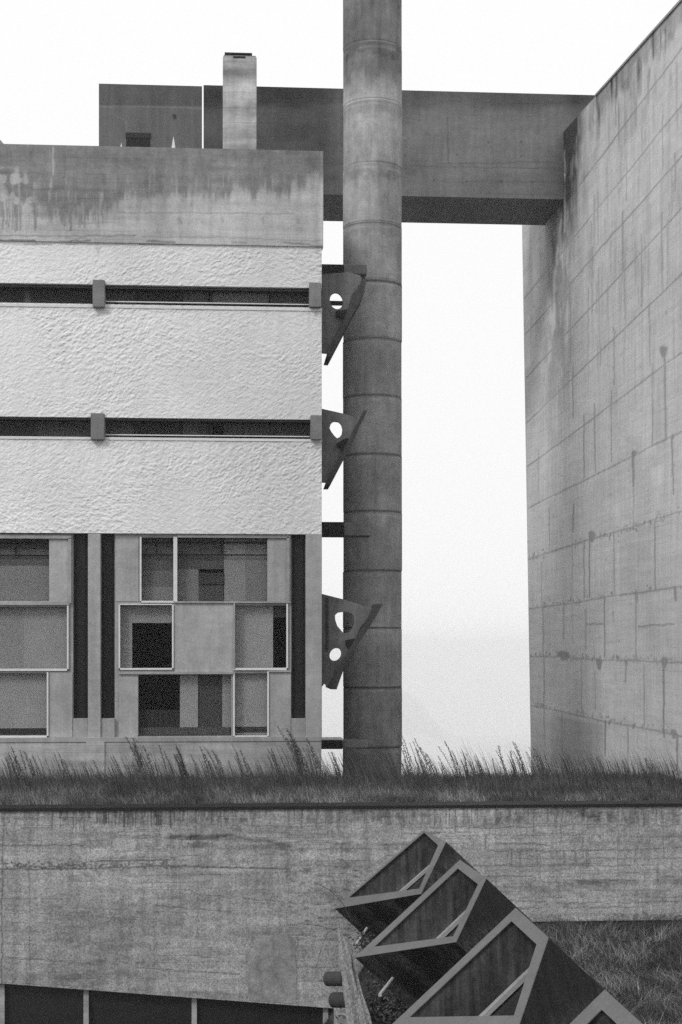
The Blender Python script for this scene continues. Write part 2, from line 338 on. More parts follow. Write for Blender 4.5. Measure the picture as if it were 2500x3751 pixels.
# ------------------------------------------------------------------ terrace with its retaining wall
YW = 23.8
ZT = P(1250, 2963, YW).z            # wall top
m = MB(); m.box(-30, 8.66, YW+.32, 29.96, ZT-3.3, ZT-.06)
tag(m.build('grass_terrace', M['soil']), 'earth terrace carrying the rough grass', kind='structure')
rw = empty('retaining_wall', (0, YW, ZC-4.45), 'long board marked grey concrete retaining wall below the grass', 'wall')
XE = P(1240, 3690, YW).x
ZB = P(2300, 3372, YW).z
def zbot(x):                      # underside of the wall: slopes over the windows, straight over the lawn
    a = P(0, 3602, YW); b = P(1226, 3694, YW)
    return a.z+(x-a.x)*(b.z-a.z)/(b.x-a.x)
def paint_ret(S):
    r = random.Random(3)
    S.s += (fbm(S.x, S.y, 260, 120, 21)-.5)*.6+(fbm(S.x, S.y, 90, 18, 22)-.5)*.34+(fbm(S.x, S.y, 14, 13, 24)-.5)*.34+(fbm(S.x, S.y, 40, 110, 26)-.5)*.12+(fbm(S.x, S.y, 130, 70, 29)-.5)*.3+(fbm(S.x, S.y, 16, 60, 23)-.5)*.22*(1-sm(S.y, 3080, 3250)); 
    def cells(rh, L_, slope, amp, seed):
        yy = S.y+S.x*slope; row = np.floor(yy/rh); u = S.x/L_+np.mod(np.sin(row*17.3+seed)*951.7, 1)*3
        h = np.mod(np.sin(row*12.9898+np.floor(u)*78.233+seed)*43758.5, 1); S.s += (h-.5)*amp
        e = (np.abs(np.mod(yy, rh)-rh/2) > rh/2-2)*(vnoise(u*3+50, row*1.7+90, 1, 1, 27) > .48)*1.0; S.s += e*amp*1.1
        e = (np.abs(np.mod(u, 1)-.5) > .5-2.2/L_)*(vnoise(u*1.0+50, row*2.7+90, 1, 1, 28) > .6)*1.0; S.s += e*amp*.9
    up_ = (S.x > 1050) | (S.y < 3180); keep = S.s.copy(); cells(39, 190, .006, .2, 1); S.s = np.where(up_, S.s, keep)
    keep = S.s.copy(); cells(48, 300, -.045, .13, 5); S.s = np.where(up_, keep, S.s)
    S.area(600, 3062, 1060, 3108, .42, 14, 5, (120, 22)); S.area(0, 2980, 700, 3060, .10, 30, 7, (60, 60))
    S.area(0, 2965, 2600, 3015, .34, 14, 31, (12, 70)); S.area(1080, 2985, 2600, 3120, .10, 40, 33, (90, 30))
    S.area(0, 3195, 1040, 3700, .10, 20, 35); S.area(1050, 3000, 1330, 3700, .04, 30, 37)
    S.area(0, 3110, 1045, 3168, -.30, 12, 39, (80, 40)); S.area(100, 3540, 560, 3640, .22, 40, 41, (100, 50))
    S.area(1500, 3280, 2600, 3370, -.24, 25, 43); S.area(1500, 3130, 2600, 3220, -.08, 25, 45)
    S.area(1100, 3230, 1280, 3350, .15, 20, 47, (50, 18)); S.area(1040, 3360, 1260, 3700, -.05, 10, 49)
    for i in range(230):          # run-off under the coping
        x = r.uniform(0, 2500); L = r.choice((15, 25, 30, 45, 60, 90)) ; S.seg(x, 2966, x+r.uniform(-1, 1), 2972+L, r.uniform(1, 4), .6, r.uniform(.25, .6))
    for i in range(60):
        x = r.gauss(520, 130); S.seg(x, 2970, x, 2972+r.uniform(15, 60), r.uniform(1, 3), .5, .7)
    for i in range(26):
        x = r.uniform(1300, 2500); S.seg(x, 2970, x, r.uniform(3060, 3360), 2, 1, r.uniform(.12, .3), wob=5)
    for i in range(14):
        x = r.uniform(0, 1050); S.seg(x, 2970, x, r.uniform(3050, 3190), 2, 1.5, r.uniform(.15, .35), wob=5)
    for i in range(95):
        x = r.uniform(1050, 2500); y = 2975+19.5*2*r.randrange(0, 20)+r.uniform(-3, 3); S.seg(x, y, x+r.uniform(20, 190), y+r.uniform(-3, 3), r.uniform(1, 2.6), 1, r.uniform(.25, .6), wob=5)
    for i in range(38):
        x = r.uniform(1250, 2500); y = r.uniform(2975, 3280); S.seg(x, y, x+r.uniform(-2, 2), y+r.uniform(15, 75), r.uniform(1.3, 3.5), 1, r.uniform(.2, .5), wob=4)
    for i in range(40):
        x = r.uniform(0, 1040); y = r.uniform(2990, 3180); S.seg(x, y, x+r.uniform(40, 220), y+r.uniform(-3, 3), r.uniform(1, 2.2), 1, r.uniform(.2, .5), wob=5)
    S.line([(0, 3098), (320, 3095)], 2, .5); S.line([(330, 3010), (560, 3018), (1200, 3030)], 1.5, .35)
    S.line([(470, 3068), (760, 3064), (1060, 3090)], 2, .4); S.line([(330, 3155), (620, 3150)], 2.5, .6)
    S.line([(0, 3185), (320, 3180), (620, 3172), (1060, 3182)], 2.5, .6)
    for i in range(150): x = r.uniform(0, 620); y = r.gauss(3168, 9); S.seg(x, y, x+r.uniform(1, 6), y+1, r.uniform(1.5, 4), 2, .6)
    for i in range(60): x = r.uniform(0, 320); y = r.gauss(3172, 7); S.seg(x, y, x+3, y+1, r.uniform(2, 5), 2, .75)
    for x in (500, 545, 620, 670, 700, 735, 775, 830, 905, 960, 1010): S.seg(x, 3098, x+r.uniform(5, 25), 3104, r.uniform(5, 10), 5, .33, wob=8)
    S.line([(906, 3678), (905, 3500), (926, 3458), (940, 3420), (1045, 3418), (1090, 3446), (1094, 3690)], 3, .22); S.line([(1052, 3120), (1056, 3300), (1050, 3420), (1086, 3460), (1092, 3690)], 2, .28); S.line([(108, 3190), (110, 3420), (112, 3560)], 1.6, .4)
    S.line([(14, 3000), (8, 3300), (8, 3600)], 3, .55); S.line([(315, 2990), (316, 3170)], 2, .3)
    for a in ([(150, 3292), (260, 3296)], [(570, 3318), (680, 3328), (850, 3340)], [(890, 3292), (1040, 3304)], [(130, 3345), (360, 3358), (520, 3372)],
              [(130, 3385), (400, 3404)], [(20, 3375), (100, 3380)], [(20, 3330), (100, 3335)], [(590, 3380), (660, 3386)], [(260, 3465), (480, 3478)],
              [(20, 3455), (110, 3462)], [(20, 3508), (110, 3512), (340, 3532)], [(500, 3545), (880, 3568)], [(700, 3500), (780, 3508)], [(730, 3282), (830, 3284)],
              [(1070, 3272), (1180, 3270)], [(1100, 3380), (1240, 3388)], [(1090, 3425), (1250, 3430)], [(1100, 3540), (1235, 3545)], [(1100, 3592), (1230, 3597)],
              [(1060, 3085), (1200, 3075), (1330, 3060)], [(1050, 3030), (1350, 3022), (1500, 3020)], [(1400, 3112), (1560, 3108)], [(1100, 3110), (1350, 3108)],
              [(1540, 3028), (1800, 3034), (2120, 3020), (2500, 3022)], [(1800, 3118), (2060, 3116), (2420, 3110)], [(1700, 3170), (2180, 3172), (2400, 3166)],
              [(1980, 3232), (2080, 3230)], [(2120, 3226), (2340, 3222)], [(1870, 3298), (2000, 3304)], [(2040, 3310), (2500, 3304)], [(1800, 3058), (2500, 3056)],
              [(1630, 3062), (1760, 3060)], [(1900, 3146), (2500, 3142)], [(2060, 3200), (2500, 3195)]):
        S.line(a, 1.4, r.uniform(.3, .55), 7)
    for x, y0, y1 in ((2058, 2965, 3035), (2305, 2965, 3015), (2430, 2970, 3120), (1875, 3110, 3180), (1905, 3118, 3176), (2265, 3040, 3230), (2410, 3160, 3230), (1500, 2970, 3040), (1235, 2970, 3030), (1780, 3060, 3110)):
        S.seg(x, y0, x, y1, 2, 1.3, .45, wob=4)
    S.seg(2040, 3118, 2042, 3150, 5, 3, .35); S.seg(2066, 3116, 2068, 3166, 4, 4, .4); S.seg(2108, 3120, 2112, 3165, 5, 5, .35); S.seg(2152, 3115, 2150, 3175, 6, 6, .35); S.seg(2038, 3225, 2050, 3238, 9, 8, .35)
    S.area(2110, 3222, 2330, 3238, .25, 8, 61); S.area(2390, 3215, 2600, 3240, .22, 8, 63); S.area(1960, 3300, 2150, 3318, .18, 8, 65)
    for i in range(120): x = r.uniform(1050, 2500); y = r.uniform(3020, 3360); S.seg(x, y, x+r.uniform(0, 4), y, r.uniform(1.5, 3.5), 1.5, .4)
    for i in range(70): x = r.gauss(1185, 60); y = r.gauss(3250, 90); S.seg(x, y, x+r.uniform(2, 28), y+r.uniform(-3, 6), r.uniform(1.5, 5), 2, .5, wob=6)
    for i in range(50): x = r.uniform(1050, 1240); y = r.uniform(3400, 3690); S.seg(x, y, x+r.uniform(0, 5), y, r.uniform(1.2, 3), 1.5, .4)
    for i in range(60): x = r.uniform(0, 1040); y = r.uniform(3200, 3620); S.seg(x, y, x+r.uniform(2, 16), y+1, r.uniform(1.2, 2.5), 1.5, .25)
    for i in range(60): x = r.uniform(2250, 2500); y = r.gauss(3356, 7); S.seg(x, y, x+r.uniform(0, 12), y, r.uniform(1.5, 4), 2, .5)
m = MB()
xl = P(-40, 3000, YW).x; xr = P(2560, 3000, YW).x; zt = ZT
# part over the windows, with its slanting foot
grid(m, (xl, YW, 0), (XE-xl, 0, 0), (0, 0, 1), 330, 190, paint_ret, lambda u, v: zbot(xl+u*(XE-xl))*(1-v)+zt*v)
m.prism([(-14, zbot(-14)), (XE, zbot(XE)), (XE, zt), (-14, zt)], YW+.004, YW+.35)
# part beside / above the lawn
XS = P(1600, 3372, YW).x
grid(m, (XE, YW, 0), (XS-XE, 0, 0), (0, 0, 1), 90, 200, paint_ret, lambda u, v: (ZC-6.4)*(1-v)+zt*v)
m.box(XE, XS, YW+.004, YW+.35, ZC-6.4, zt)
grid(m, (XS, YW, 0), (xr-XS, 0, 0), (0, 0, 1), 250, 105, paint_ret, lambda u, v: ZB*(1-v)+zt*v)
m.box(XS, 14, YW+.004, YW+.35, ZB, zt)
m.build('wall_face', M['retain'], rw, stain=True)
MB().box(XS+.01, 14, YW+.36, YW+.6, ZC-6.4, ZB+.2).build('recessed_footing', M['ink'], rw)  # near-black colour paints the deep shade under the wall
MB().box(-14, 14, YW-.035, YW+.5, zt+.002, zt+.05).build('coping_edge', M['coping'], rw)
# pale plaster patch
pp = [(912, 3668), (907, 3600), (915, 3505), (921, 3480), (934, 3461), (938, 3440), (948, 3428), (985, 3431), (1042, 3424), (1070, 3436), (1083, 3448), (1081, 3500), (1088, 3560), (1086, 3680)]
def paint_patch(S): pass
m = MB(); m.prism([(P(a, b, YW).x, P(a, b, YW).z+.012) for a, b in pp], YW-.006, YW-.001)
o = m.build('plaster_patch', M['patch'], rw, .006, stain=True); o['label'] = 'smooth pale plaster patch with a rounded top'
# dark windows under the wall
wf = MB(); gl = MB()
for px in (8, 316, 712, 1193):
    x0 = P(px-9, 3650, YW+.12).x; x1 = P(px+10, 3650, YW+.12).x; wf.box(x0, x1, YW+.12, YW+.22, ZC-6.45, zbot(x0)+.05)
    d = MB(); d.box(x0, x1, YW+.10, YW+.24, ZC-6.42, zbot(x0)+.06); d.build('window_mullion', M['base'], rw)
cuts = [P(p, 3650, YW+.15).x for p in (-300, 8, 316, 712, 1193)]
for a, b in zip(cuts, cuts[1:]+[XE-.005]):
    d = MB(); d.box(a+.045, b-.045 if b < XE-.1 else b, YW+.17, YW+.19, ZC-6.42, zbot(a)+.05); d.build('window_pane', M['wetglass'], rw)
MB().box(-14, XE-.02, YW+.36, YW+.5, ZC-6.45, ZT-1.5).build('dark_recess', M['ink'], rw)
# ------------------------------------------------------------------ convent building (left)
YB = 30.0
XR = P(1181, 1500, YB).x
cb = empty('convent_building', (XR-5, YB, ZC-6.6), 'white rendered concrete building with two window strips and irregular glazed bays', 'building')
L = -1250
def paint_par(S):
    n = (fbm(S.x, S.y*.18, 30, 40, 71)-.5)*120+(fbm(S.x, S.y, 200, 200, 75)-.5)*90+(fbm(S.x, S.y, 9, 40, 73)-.5)*50
    edge = 735+np.interp(S.x, [0, 200, 420, 600, 1000, 1180], [-25, 55, 10, -10, -22, -80])
    up = (1-sm(S.y+n, edge-30, edge+20))*.62+(1-sm(S.y+n*.8, edge-5, edge+75))*.38
    S.s += up*(.54+(fbm(S.x, S.y, 60, 60, 85)-.5)*.22)+(fbm(S.x, S.y, 120, 14, 87)-.5)*.12+(fbm(S.x, S.y, 14, 14, 89)-.5)*.12+ (fbm(S.x, S.y, 20, 60, 77)-.5)*.10
    patch = (1-sm(S.x+n, 60, 200))*sm(S.y, 595, 640)*sm(vnoise(S.x, S.y, 16, 60, 79)*.5+vnoise(S.x, S.y, 80, 17, 80)*.5, .48, .62)
    S.s -= patch*up*.42
    lt = sm(vnoise(S.x, S.y, 9, 60, 83), .68, .9)*up*sm(S.y, 560, 720)*.22
    S.s -= lt
    r = random.Random(5)
    for x in (505, 656, 812, 965, 1090): S.seg(x, 803, x+4, 812, 12, 8, .22, .2, wob=10)
    S.line([(400, 780), (700, 778), (1080, 785)], 1.6, .30); S.line([(0, 862), (300, 866), (500, 862)], 1.8, .4); S.line([(300, 818), (420, 815)], 1.5, .3)
    S.line([(520, 868), (760, 868), (1178, 884)], 1.5, .25); S.line([(0, 880), (130, 882)], 3.5, .6); S.line([(220, 885), (330, 882)], 3, .5)
    S.line([(540, 884), (640, 886)], 4, .45); S.line([(850, 890), (900, 890)], 3, .3); S.line([(1040, 888), (1178, 904)], 2.5, .45)
    S.line([(195, 540), (196, 640)], 2, -.35, 3)
    for i in range(40): x = r.uniform(0, 380); S.seg(x, r.uniform(720, 760), x, r.uniform(770, 850), r.uniform(3, 8), 2, r.uniform(.25, .5), wob=5)
    for i in range(60): x = r.uniform(0, 1178); y = r.uniform(560, 880); S.seg(x, y, x+r.uniform(5, 50), y, 1.2, 1.2, .16, wob=3)
    S.line([(930, 545), (1180, 548)], 2, -.2, 2)
    S.seg(1178, 550, 1178, 880, 3, 3, -.12)
m = MB(); zp0 = P(590, 892, YB-.04).z; zp1 = P(590, 540, YB-.04).z; xl = P(-60, 700, YB).x
grid(m, (xl, YB-.04, zp0), (XR+.02-xl, 0, 0), (0, 0, zp1-zp0), 330, 100, paint_par)
m.box(P(L, 700, YB).x, XR+.02, YB-.036, YB+.25, zp0, zp1)
m.build('parapet', M['parapet'], cb, stain=True)
# white rendered bands as finely divided sheets with real relief, backed by solid wall
def band(py0, py1):
    x0, x1, z0, z1 = RC(-60, py0, 1179, py1, YB)
    nx = 900; nz = max(8, int((z1-z0)/.0115/1))
    nz = int((z1-z0)/((x1-x0)/nx)*1.0)
    u, v = np.meshgrid(np.linspace(0, 1, nx+1), np.linspace(0, 1, nz+1), indexing='ij')
    X = x0+u*(x1-x0); Z = z0+v*(z1-z0); px, py = proj(X, np.full_like(X, YB), Z)
    def strokes(px, py, ang, seed):
        a = px*math.cos(ang)+py*math.sin(ang); b = -px*math.sin(ang)+py*math.cos(ang)
        a = a+(vnoise(px, py, 160, 160, seed+5)-.5)*26; b = b+(vnoise(px, py, 160, 160, seed+6)-.5)*26
        return vnoise(a+5000, b+5000, 15, 8, seed)*.5+vnoise(a+5000, b+5000, 8, 6, seed+1)*.5
    k1 = sm(fbm(px+900, py, 420, 330, 91), .42, .58)
    h = strokes(px, py, -.62, 93)*k1+strokes(px, py, .35, 97)*(1-k1)
    soft = .55+.75*sm(fbm(px+300, py+99, 330, 200, 88), .35, .65)
    edgef = np.minimum(sm(v, 0, .02), 1-sm(v, .985, 1.0))
    dy = -(h-.35)*.021*soft-(rng.random(px.shape)-.5)*.003*np.clip(edgef+.25, 0, 1)
    pts = np.stack([X, YB+dy, Z], -1).reshape(-1, 3); k = np.arange(X.size).reshape(X.shape)
    st = np.zeros(X.size); S = Stain(px.ravel(), py.ravel())
    for x in (362, 1160):
        S.seg(x, py0-5, x, py0+35, 26, 8, .16, .1, wob=12)
    pr, pq = px.ravel(), py.ravel()
    S.s += (1-sm(pq+(fbm(pr, pq, 30, 60, 201)-.5)*40, py0+4, py0+32))*.13*(py0 > 1000)
    S.s += .15*sm(pr, 0, 1150)+.03+(fbm(pr, pq, 420, 300, 203)-.5)*.12+sm(vnoise(pr, pq*.05, 14, 12, 205), .6, .95)*.07*(1-sm(pq, py0, py0+180))*(py0 > 1000)  # left-to-right falloff of light put into the colour, plus random dirt
    rr = random.Random(int(py0))
    for _ in range(26): x_ = rr.uniform(0, 1178); S.seg(x_, py0, x_, py0+rr.uniform(15, 70), 3, 1, .12*(py0 > 1000))
    for _ in range(14): y_ = rr.uniform(py0, py1); S.seg(1176, y_, 1179, y_+rr.uniform(2, 12), rr.uniform(2, 5), 2, .3)
    if py0 < 1000:
        for _ in range(30): x_ = rr.uniform(0, 1178); S.seg(x_, py0+2, x_+rr.uniform(10, 70), py0+3, 3, 2, rr.uniform(.1, .45))
    mm = MB(); mm.add(pts.tolist(), np.stack([k[:-1, :-1], k[1:, :-1], k[1:, 1:], k[:-1, 1:]], -1).reshape(-1, 4).tolist(), S.s.tolist())
    mm.box(P(L, 700, YB).x, x1+.004, YB+.03, YB+.25, z0, z1)
    mm.box(P(L, 700, YB).x, x0, YB-.01, YB+.03, z0, z1)
    return mm.build('rendered_wall', M['stucco'], cb, stain=True, smooth=True)
band(893, 1045); band(1117, 1531); band(1603, 1954)
def strip(py0, py1, blocks, tones):
    # glazing strip: opening py0..py1, concrete blocks, ledge, frame, panes
    ww = empty('window_strip', (XR-5, YB, P(590, py1, YB).z)); ww.parent = cb; ww.matrix_parent_inverse = Matrix.Translation(cb.location).inverted()
    MB().rbox(L, py1-4, 1181, py1+6, YB-.02, .26).build('sill', M['ledge'], ww, .004)
    MB().rbox(L, py0-1, 1181, py0+4, YB+.02, .22).build('head', M['dark'], ww)
    MB().rbox(L, py0+3, 1140, py1-3, YB+.17, .012).build('pane', M['glassd'], ww)
    for a, b, t in tones: MB().rbox(a, py0+2, b, py1-2, YB+.20, .04).build('interior_panel', grey(t*1.35), ww)
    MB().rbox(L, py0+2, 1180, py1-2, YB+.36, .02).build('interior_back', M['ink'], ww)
    for a in (375, 770, 992): MB().rbox(a, py0+3, a+7, py1-3, YB+.14, .06).build('frame_post', M['dark'], ww)
    for a, b, c in blocks: MB().rbox(a, c, b, py1+9, YB-.12, .34).build('concrete_block', M['block'], ww, .012)
    MB().rbox(385, py1-7, 1135, py1-4, YB+.12, .05).build('frame_rail', M['ledge'], ww)
    MB().rbox(L, py1-7, 330, py1-4, YB+.12, .05).build('frame_rail', M['ledge'], ww)
    return ww
strip(1045, 1115, [(340, 384, 1024), (1134, 1178, 1034)],
      [(-1200, 90, .03), (90, 112, .10), (112, 336, .035), (385, 498, .06), (500, 670, .03), (672, 765, .085), (775, 985, .15), (1000, 1132, .07)])
strip(1531, 1601, [(333, 383, 1513), (1139, 1181, 1520)],
      [(-1200, 140, .03), (140, 330, .06), (385, 490, .07), (492, 668, .03), (670, 728, .08), (728, 762, .05), (820, 990, .06), (998, 1136, .05)])
# glazed ground floor
base_y = 2705
MB().rbox(L, 2703, 1179, 2720, YB-.02, .3).build('base_ledge', M['facade2'], cb, .006)
MB().rbox(L, 2720, 1178, 2885, YB+.0, .3).build('base_wall', M['base'], cb)
MB().rbox(316, 2717, 384, 2862, YB-.025, .05).build('base_panel', M['base'], cb, .004)
MB().rbox(L, 2885, 1178, 3400, YB+.0, .3).build('foundation_wall', M['base'], cb)
MB().rbox(323, 1955, 369, 2703, YB-.01, .35).build('pillar', M['facade'], cb, .008)
MB().rbox(1121, 1954, 1180, 2703, YB-.004, .3).build('corner_pillar', M['facade'], cb, .008)
for i, (a, b) in enumerate(((269, 323), (369, 421), (1068, 1121))):
    v = MB().rbox(a, 1955, b, 2632, YB+.20, .03).build('ventilation_slit', M['dark'], cb)
    q = MB(); x0, x1, z0, z1 = RC(a, 1958, b, 2630, YB+.17)
    for s_ in (.18, .82): q.box(x0+(x1-x0)*s_-.008, x0+(x1-x0)*s_+.008, YB+.185, YB+.198, z0, z1)
    q.build('vent_seam', M['ink'], v)
    MB().rbox(a, 2632, b, 2703, YB+.03, .25).build('slit_sill', M['facade2'], cb, .006)
def bay(x0, x1, glasses, panels, frames, rails, insides):
    b = empty('glazed_bay', (P((x0+x1)/2, 2700, YB).x, YB, P(500, 2700, YB).z)); b.parent = cb; b.matrix_parent_inverse = Matrix.Translation(cb.location).inverted()
    walls(x0, 1955, x1, 2703, glasses, YB+.10, .10, 'bay_frame', M['facade2'], b)
    for r in panels: MB().rbox(*r, YB+.085, .02).build('concrete_panel', M['facade'], b)
    for g in glasses: MB().rbox(g[0]-2, g[1]-2, g[2]+2, g[3]+2, YB+.14, .008).build('glass_pane', M['glass'], b)
    for x, y, xx, yy in frames: MB().rbox(x, y, xx, yy, YB+.055, .07).build('window_frame', M['white'], b, .003)
    for x, y, xx, yy in rails: MB().rbox(x, y, xx, yy, YB+.04, .09).build('bay_rail', M['facade2'], b, .004)
    for x, y, xx, yy, t, d in insides: MB().rbox(x, y, xx, yy, YB+.22+d, .02).build('interior_panel', grey(t), b)  # grey panels paint both interior walls and reflections in the panes
    for g in glasses:
        if g[1] < 2000:
            for k_ in (14, 60): MB().rbox(g[0], g[1]+k_, g[2], g[1]+k_+5, YB+.20, .01).build('ceiling_pipe', M['ink'], b)
            MB().rbox((g[0]+g[2])/2-6, g[1]+3, (g[0]+g[2])/2+2, g[1]+58, YB+.19, .005).build('pipe_hanger', M['ink'], b)
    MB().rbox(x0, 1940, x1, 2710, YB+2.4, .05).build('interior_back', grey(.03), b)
    return b
G = [(518, 1970, 636, 2201), (651, 1970, 980, 2203), (440, 2218, 633, 2447), (861, 2217, 1051, 2446), (508, 2470, 848, 2697), (861, 2466, 980, 2694)]
bay(421, 1068, G,
    [(424, 1962, 508, 2203), (980, 1972, 1051, 2203), (638, 2205, 856, 2460), (437, 2472, 506, 2700), (985, 2462, 1066, 2700)],
    [(513, 1966, 519, 2207), (513, 2201, 640, 2208), (636, 1966, 643, 2207), (643, 1966, 650, 2204), (435, 2213, 441, 2454), (435, 2447, 637, 2454), (631, 2213, 637, 2454),
     (1050, 2211, 1056, 2455), (856, 2447, 1056, 2455), (855, 2462, 861, 2703), (980, 2459, 986, 2703), (855, 2695, 986, 2703), (436, 2212, 636, 2216)],
    [(650, 1959, 1064, 1970), (1051, 1966, 1062, 2205), (436, 2460, 858, 2470), (640, 2203, 1066, 2209), (856, 2209, 862, 2450), (510, 2696, 850, 2704), (986, 2456, 1066, 2462)],
    [(515, 1965, 640, 2090, .10, .05), (515, 2090, 640, 2150, .15, .051), (515, 2150, 640, 2205, .22, .05),
     (648, 1965, 822, 2085, .09, .05), (648, 2085, 728, 2205, .20, .05), (728, 2098, 820, 2140, .055, .02), (728, 2140, 820, 2205, .075, .05), (822, 1965, 900, 2205, .26, .05), (900, 1965, 982, 2205, .20, .051),
     (440, 2215, 637, 2282, .29, .02), (440, 2282, 485, 2450, .31, .02),
     (858, 2215, 1001, 2450, .34, .02), (1001, 2215, 1053, 2262, .05, .02),
     (660, 2465, 726, 2664, .34, .02), (726, 2465, 815, 2664, .07, .05), (815, 2465, 850, 2664, .30, .02), (505, 2664, 845, 2692, .09, .01), (508, 2600, 660, 2664, .035, .03),
     (858, 2465, 985, 2662, .33, .02), (858, 2664, 985, 2684, .06, .01), (858, 2684, 985, 2700, .30, .01)])
G2 = [(-60, 1972, 181, 2201), (-60, 2222, 247, 2449), (-60, 2466, 172, 2694), (-330, 1972, -140, 2449), (-330, 2480, -140, 2694)]
bay(-378, 269, G2,
    [(181, 1976, 251, 2205), (176, 2462, 266, 2700), (-140, 1965, -70, 2700)],
    [(246, 2216, 252, 2458), (-140, 2450, 252, 2458), (172, 2462, 178, 2705), (-140, 2696, 178, 2705)],
    [(-378, 1960, 262, 1972), (251, 1970, 262, 2210), (-378, 2205, 255, 2216)],
    [(-140, 1965, 182, 2012, .06, .03), (-140, 2012, 182, 2072, .12, .03), (-140, 2072, 182, 2205, .24, .03),
     (-140, 2215, 88, 2455, .29, .02), (88, 2215, 250, 2455, .33, .021), (-140, 2465, 176, 2668, .34, .02), (-140, 2670, 176, 2700, .045, .02)])
MB().rbox(-430, 1955, -378, 2703, YB-.01, .35).build('pillar', M['facade'], cb, .008)
MB().rbox(L, 1955, -430, 2703, YB+.05, .2).build('end_panel', M['facade2'], cb)
# solid rest of the building: flank, floors, roof, back
xa = P(L, 700, YB).x; zbs = ZC-6.6
def zz(py): return P(590, py, YB).z
m = MB(); m.box(XR-.2, XR+.0, YB+.252, 39.2, zbs, zp1-.01); m.box(xa, xa+.2, YB+.252, 39.2, zbs, zp1-.01); m.box(xa+.2, XR-.2, 39.0, 39.2, zbs, zp1-.01)
m.build('flank_wall', M['base'], cb)
m = MB()
for py in (930, 1300, 1800): m.box(xa+.2, XR-.2, YB+.26, 38.9, zz(py)-.15, zz(py)+.15)
m.box(xa+.2, XR-.2, YB+.26, 38.9, zz(2712)-.1, zz(2712))
m.build('floor_slab', M['roof'], cb)
MB().box(xa+.2, XR-.2, YB+.26, 38.9, zz(640)-.15, zz(640)).build('flat_roof', M['roof'], cb)
# roof furniture
ch = MB(); x0, x1, z0, z1 = RC(817, 206, 941, 560, 33.5)
ch.box(x0, x1, 33.5, 34.3, zz(640), z1); ch = ch.build('chimney', M['chimney'], cb, .02)
MB().box(x0+.04, x1-.1, 33.55, 34.2, z1+.07, z1+.10).build('chimney_cap', M['dark'], ch)
MB().box(x0+.02, x1-.02, 33.5+.03, 34.26, z1+.001, z1+.03).build('chimney_top', M['block'], ch)
MB().rbox(855, 206, 900, 213, 33.495, .1).build('chimney_flue_slot', M['ink'], ch)
m = MB()
for px, hw, top in ((636, 19, 499), (445, 20, 522)):
    a = P(px-hw, 560, 34.5); b = P(px+hw, 560, 34.5); t = P(px, top, 35); r = (b.x-a.x)/2*3.2
    c = Vector(((a.x+b.x)/2, 35, zz(640)))
    k_ = [c+Vector((-r, -r, 0)), c+Vector((r, -r, 0)), c+Vector((r, r, 0)), c+Vector((-r, r, 0)), t]
    m = MB(); m.add(k_, [(0, 1, 4), (1, 2, 4), (2, 3, 4), (3, 0, 4), (3, 2, 1, 0)]); m.build('roof_skylight', M['white'], cb)
# concrete "flowers" closing the corridor ends, with their bars: on the right flank
def plate(name, outer, holes, Y0, Y1, mat, parent):
    bm = bmesh.new(); loops = [outer]+holes; ed = []
    for lp in loops:
        vs = [bm.verts.new((P(a, b, Y0).x, Y0, P(a, b, Y0).z)) for a, b in lp]
        ed += [bm.edges.new((vs[i], vs[(i+1) % len(vs)])) for i in range(len(vs))]
    r = bmesh.ops.triangle_fill(bm, use_beauty=True, use_dissolve=False, edges=ed)
    fs = [g for g in r['geom'] if isinstance(g, bmesh.types.BMFace)]
    e = bmesh.ops.extrude_face_region(bm, geom=fs)
    for g in e['geom']:
        if isinstance(g, bmesh.types.BMVert): g.co.y = Y1
    me = bpy.data.meshes.new(name); bm.to_mesh(me); bm.free()
    return link(name, me, mat, parent, .006)
def oval(cx, cy, rx, ry, rot=0, n=28, pw=1.0):
    o = []
    for i in range(n):
        t = 2*math.pi*i/n; a = rx*math.cos(t); b = ry*math.sin(t)
        o.append((cx+a*math.cos(rot)-b*math.sin(rot), cy+a*math.sin(rot)+b*math.cos(rot)))
    return o
YF = 30.45
X4 = lambda x: 1100+x/2.4775
Y4 = lambda y: 900+y/2.4775
X5 = lambda x: 1100+x/2.353
Y5 = lambda y: 1850+y/2.353
def sub(name, label):
    e = empty(name, (XR, YF, P(1181, 1500, YF).z)); e.parent = cb; e.matrix_parent_inverse = Matrix.Translation(cb.location).inverted(); e['label'] = label; return e
def fm(pts, fx, fy): return [(fx(a), fy(b)) for a, b in pts]
wl = 150   # sink into the flank
f1 = sub('concrete_flower', 'upper concrete screen with one round hole crossed by a bar')
plate('screen_plate', fm([(wl, 262), (430, 240), (545, 268), (560, 300), (560, 330), (510, 400), (480, 470), (455, 600), (350, 840), (290, 950), (262, 978), (wl, 966)], X4, Y4), [fm(oval(330, 500, 58, 76, -.25), X4, Y4)], YF, YF+.09, M['flower'], f1)
plate('slanted_slab', fm([(562, 296), (604, 300), (575, 450), (470, 640), (275, 1015), (235, 1012), (250, 960), (420, 620), (470, 440), (530, 395)], X4, Y4), [], YF-.12, YF+.75, M['flowerd'], f1)
MB().rbox(X4(wl), Y4(500), X4(450), Y4(536), YF+.5, .08).build('cross_bar', M['flowerd'], f1)
plate('brace', fm([(325, 590), (440, 575), (450, 610), (390, 660), (330, 640)], X4, Y4), [], YF-.10, YF-.005, M['ink'], f1)
f2 = sub('concrete_flower', 'middle concrete screen with one open round hole')
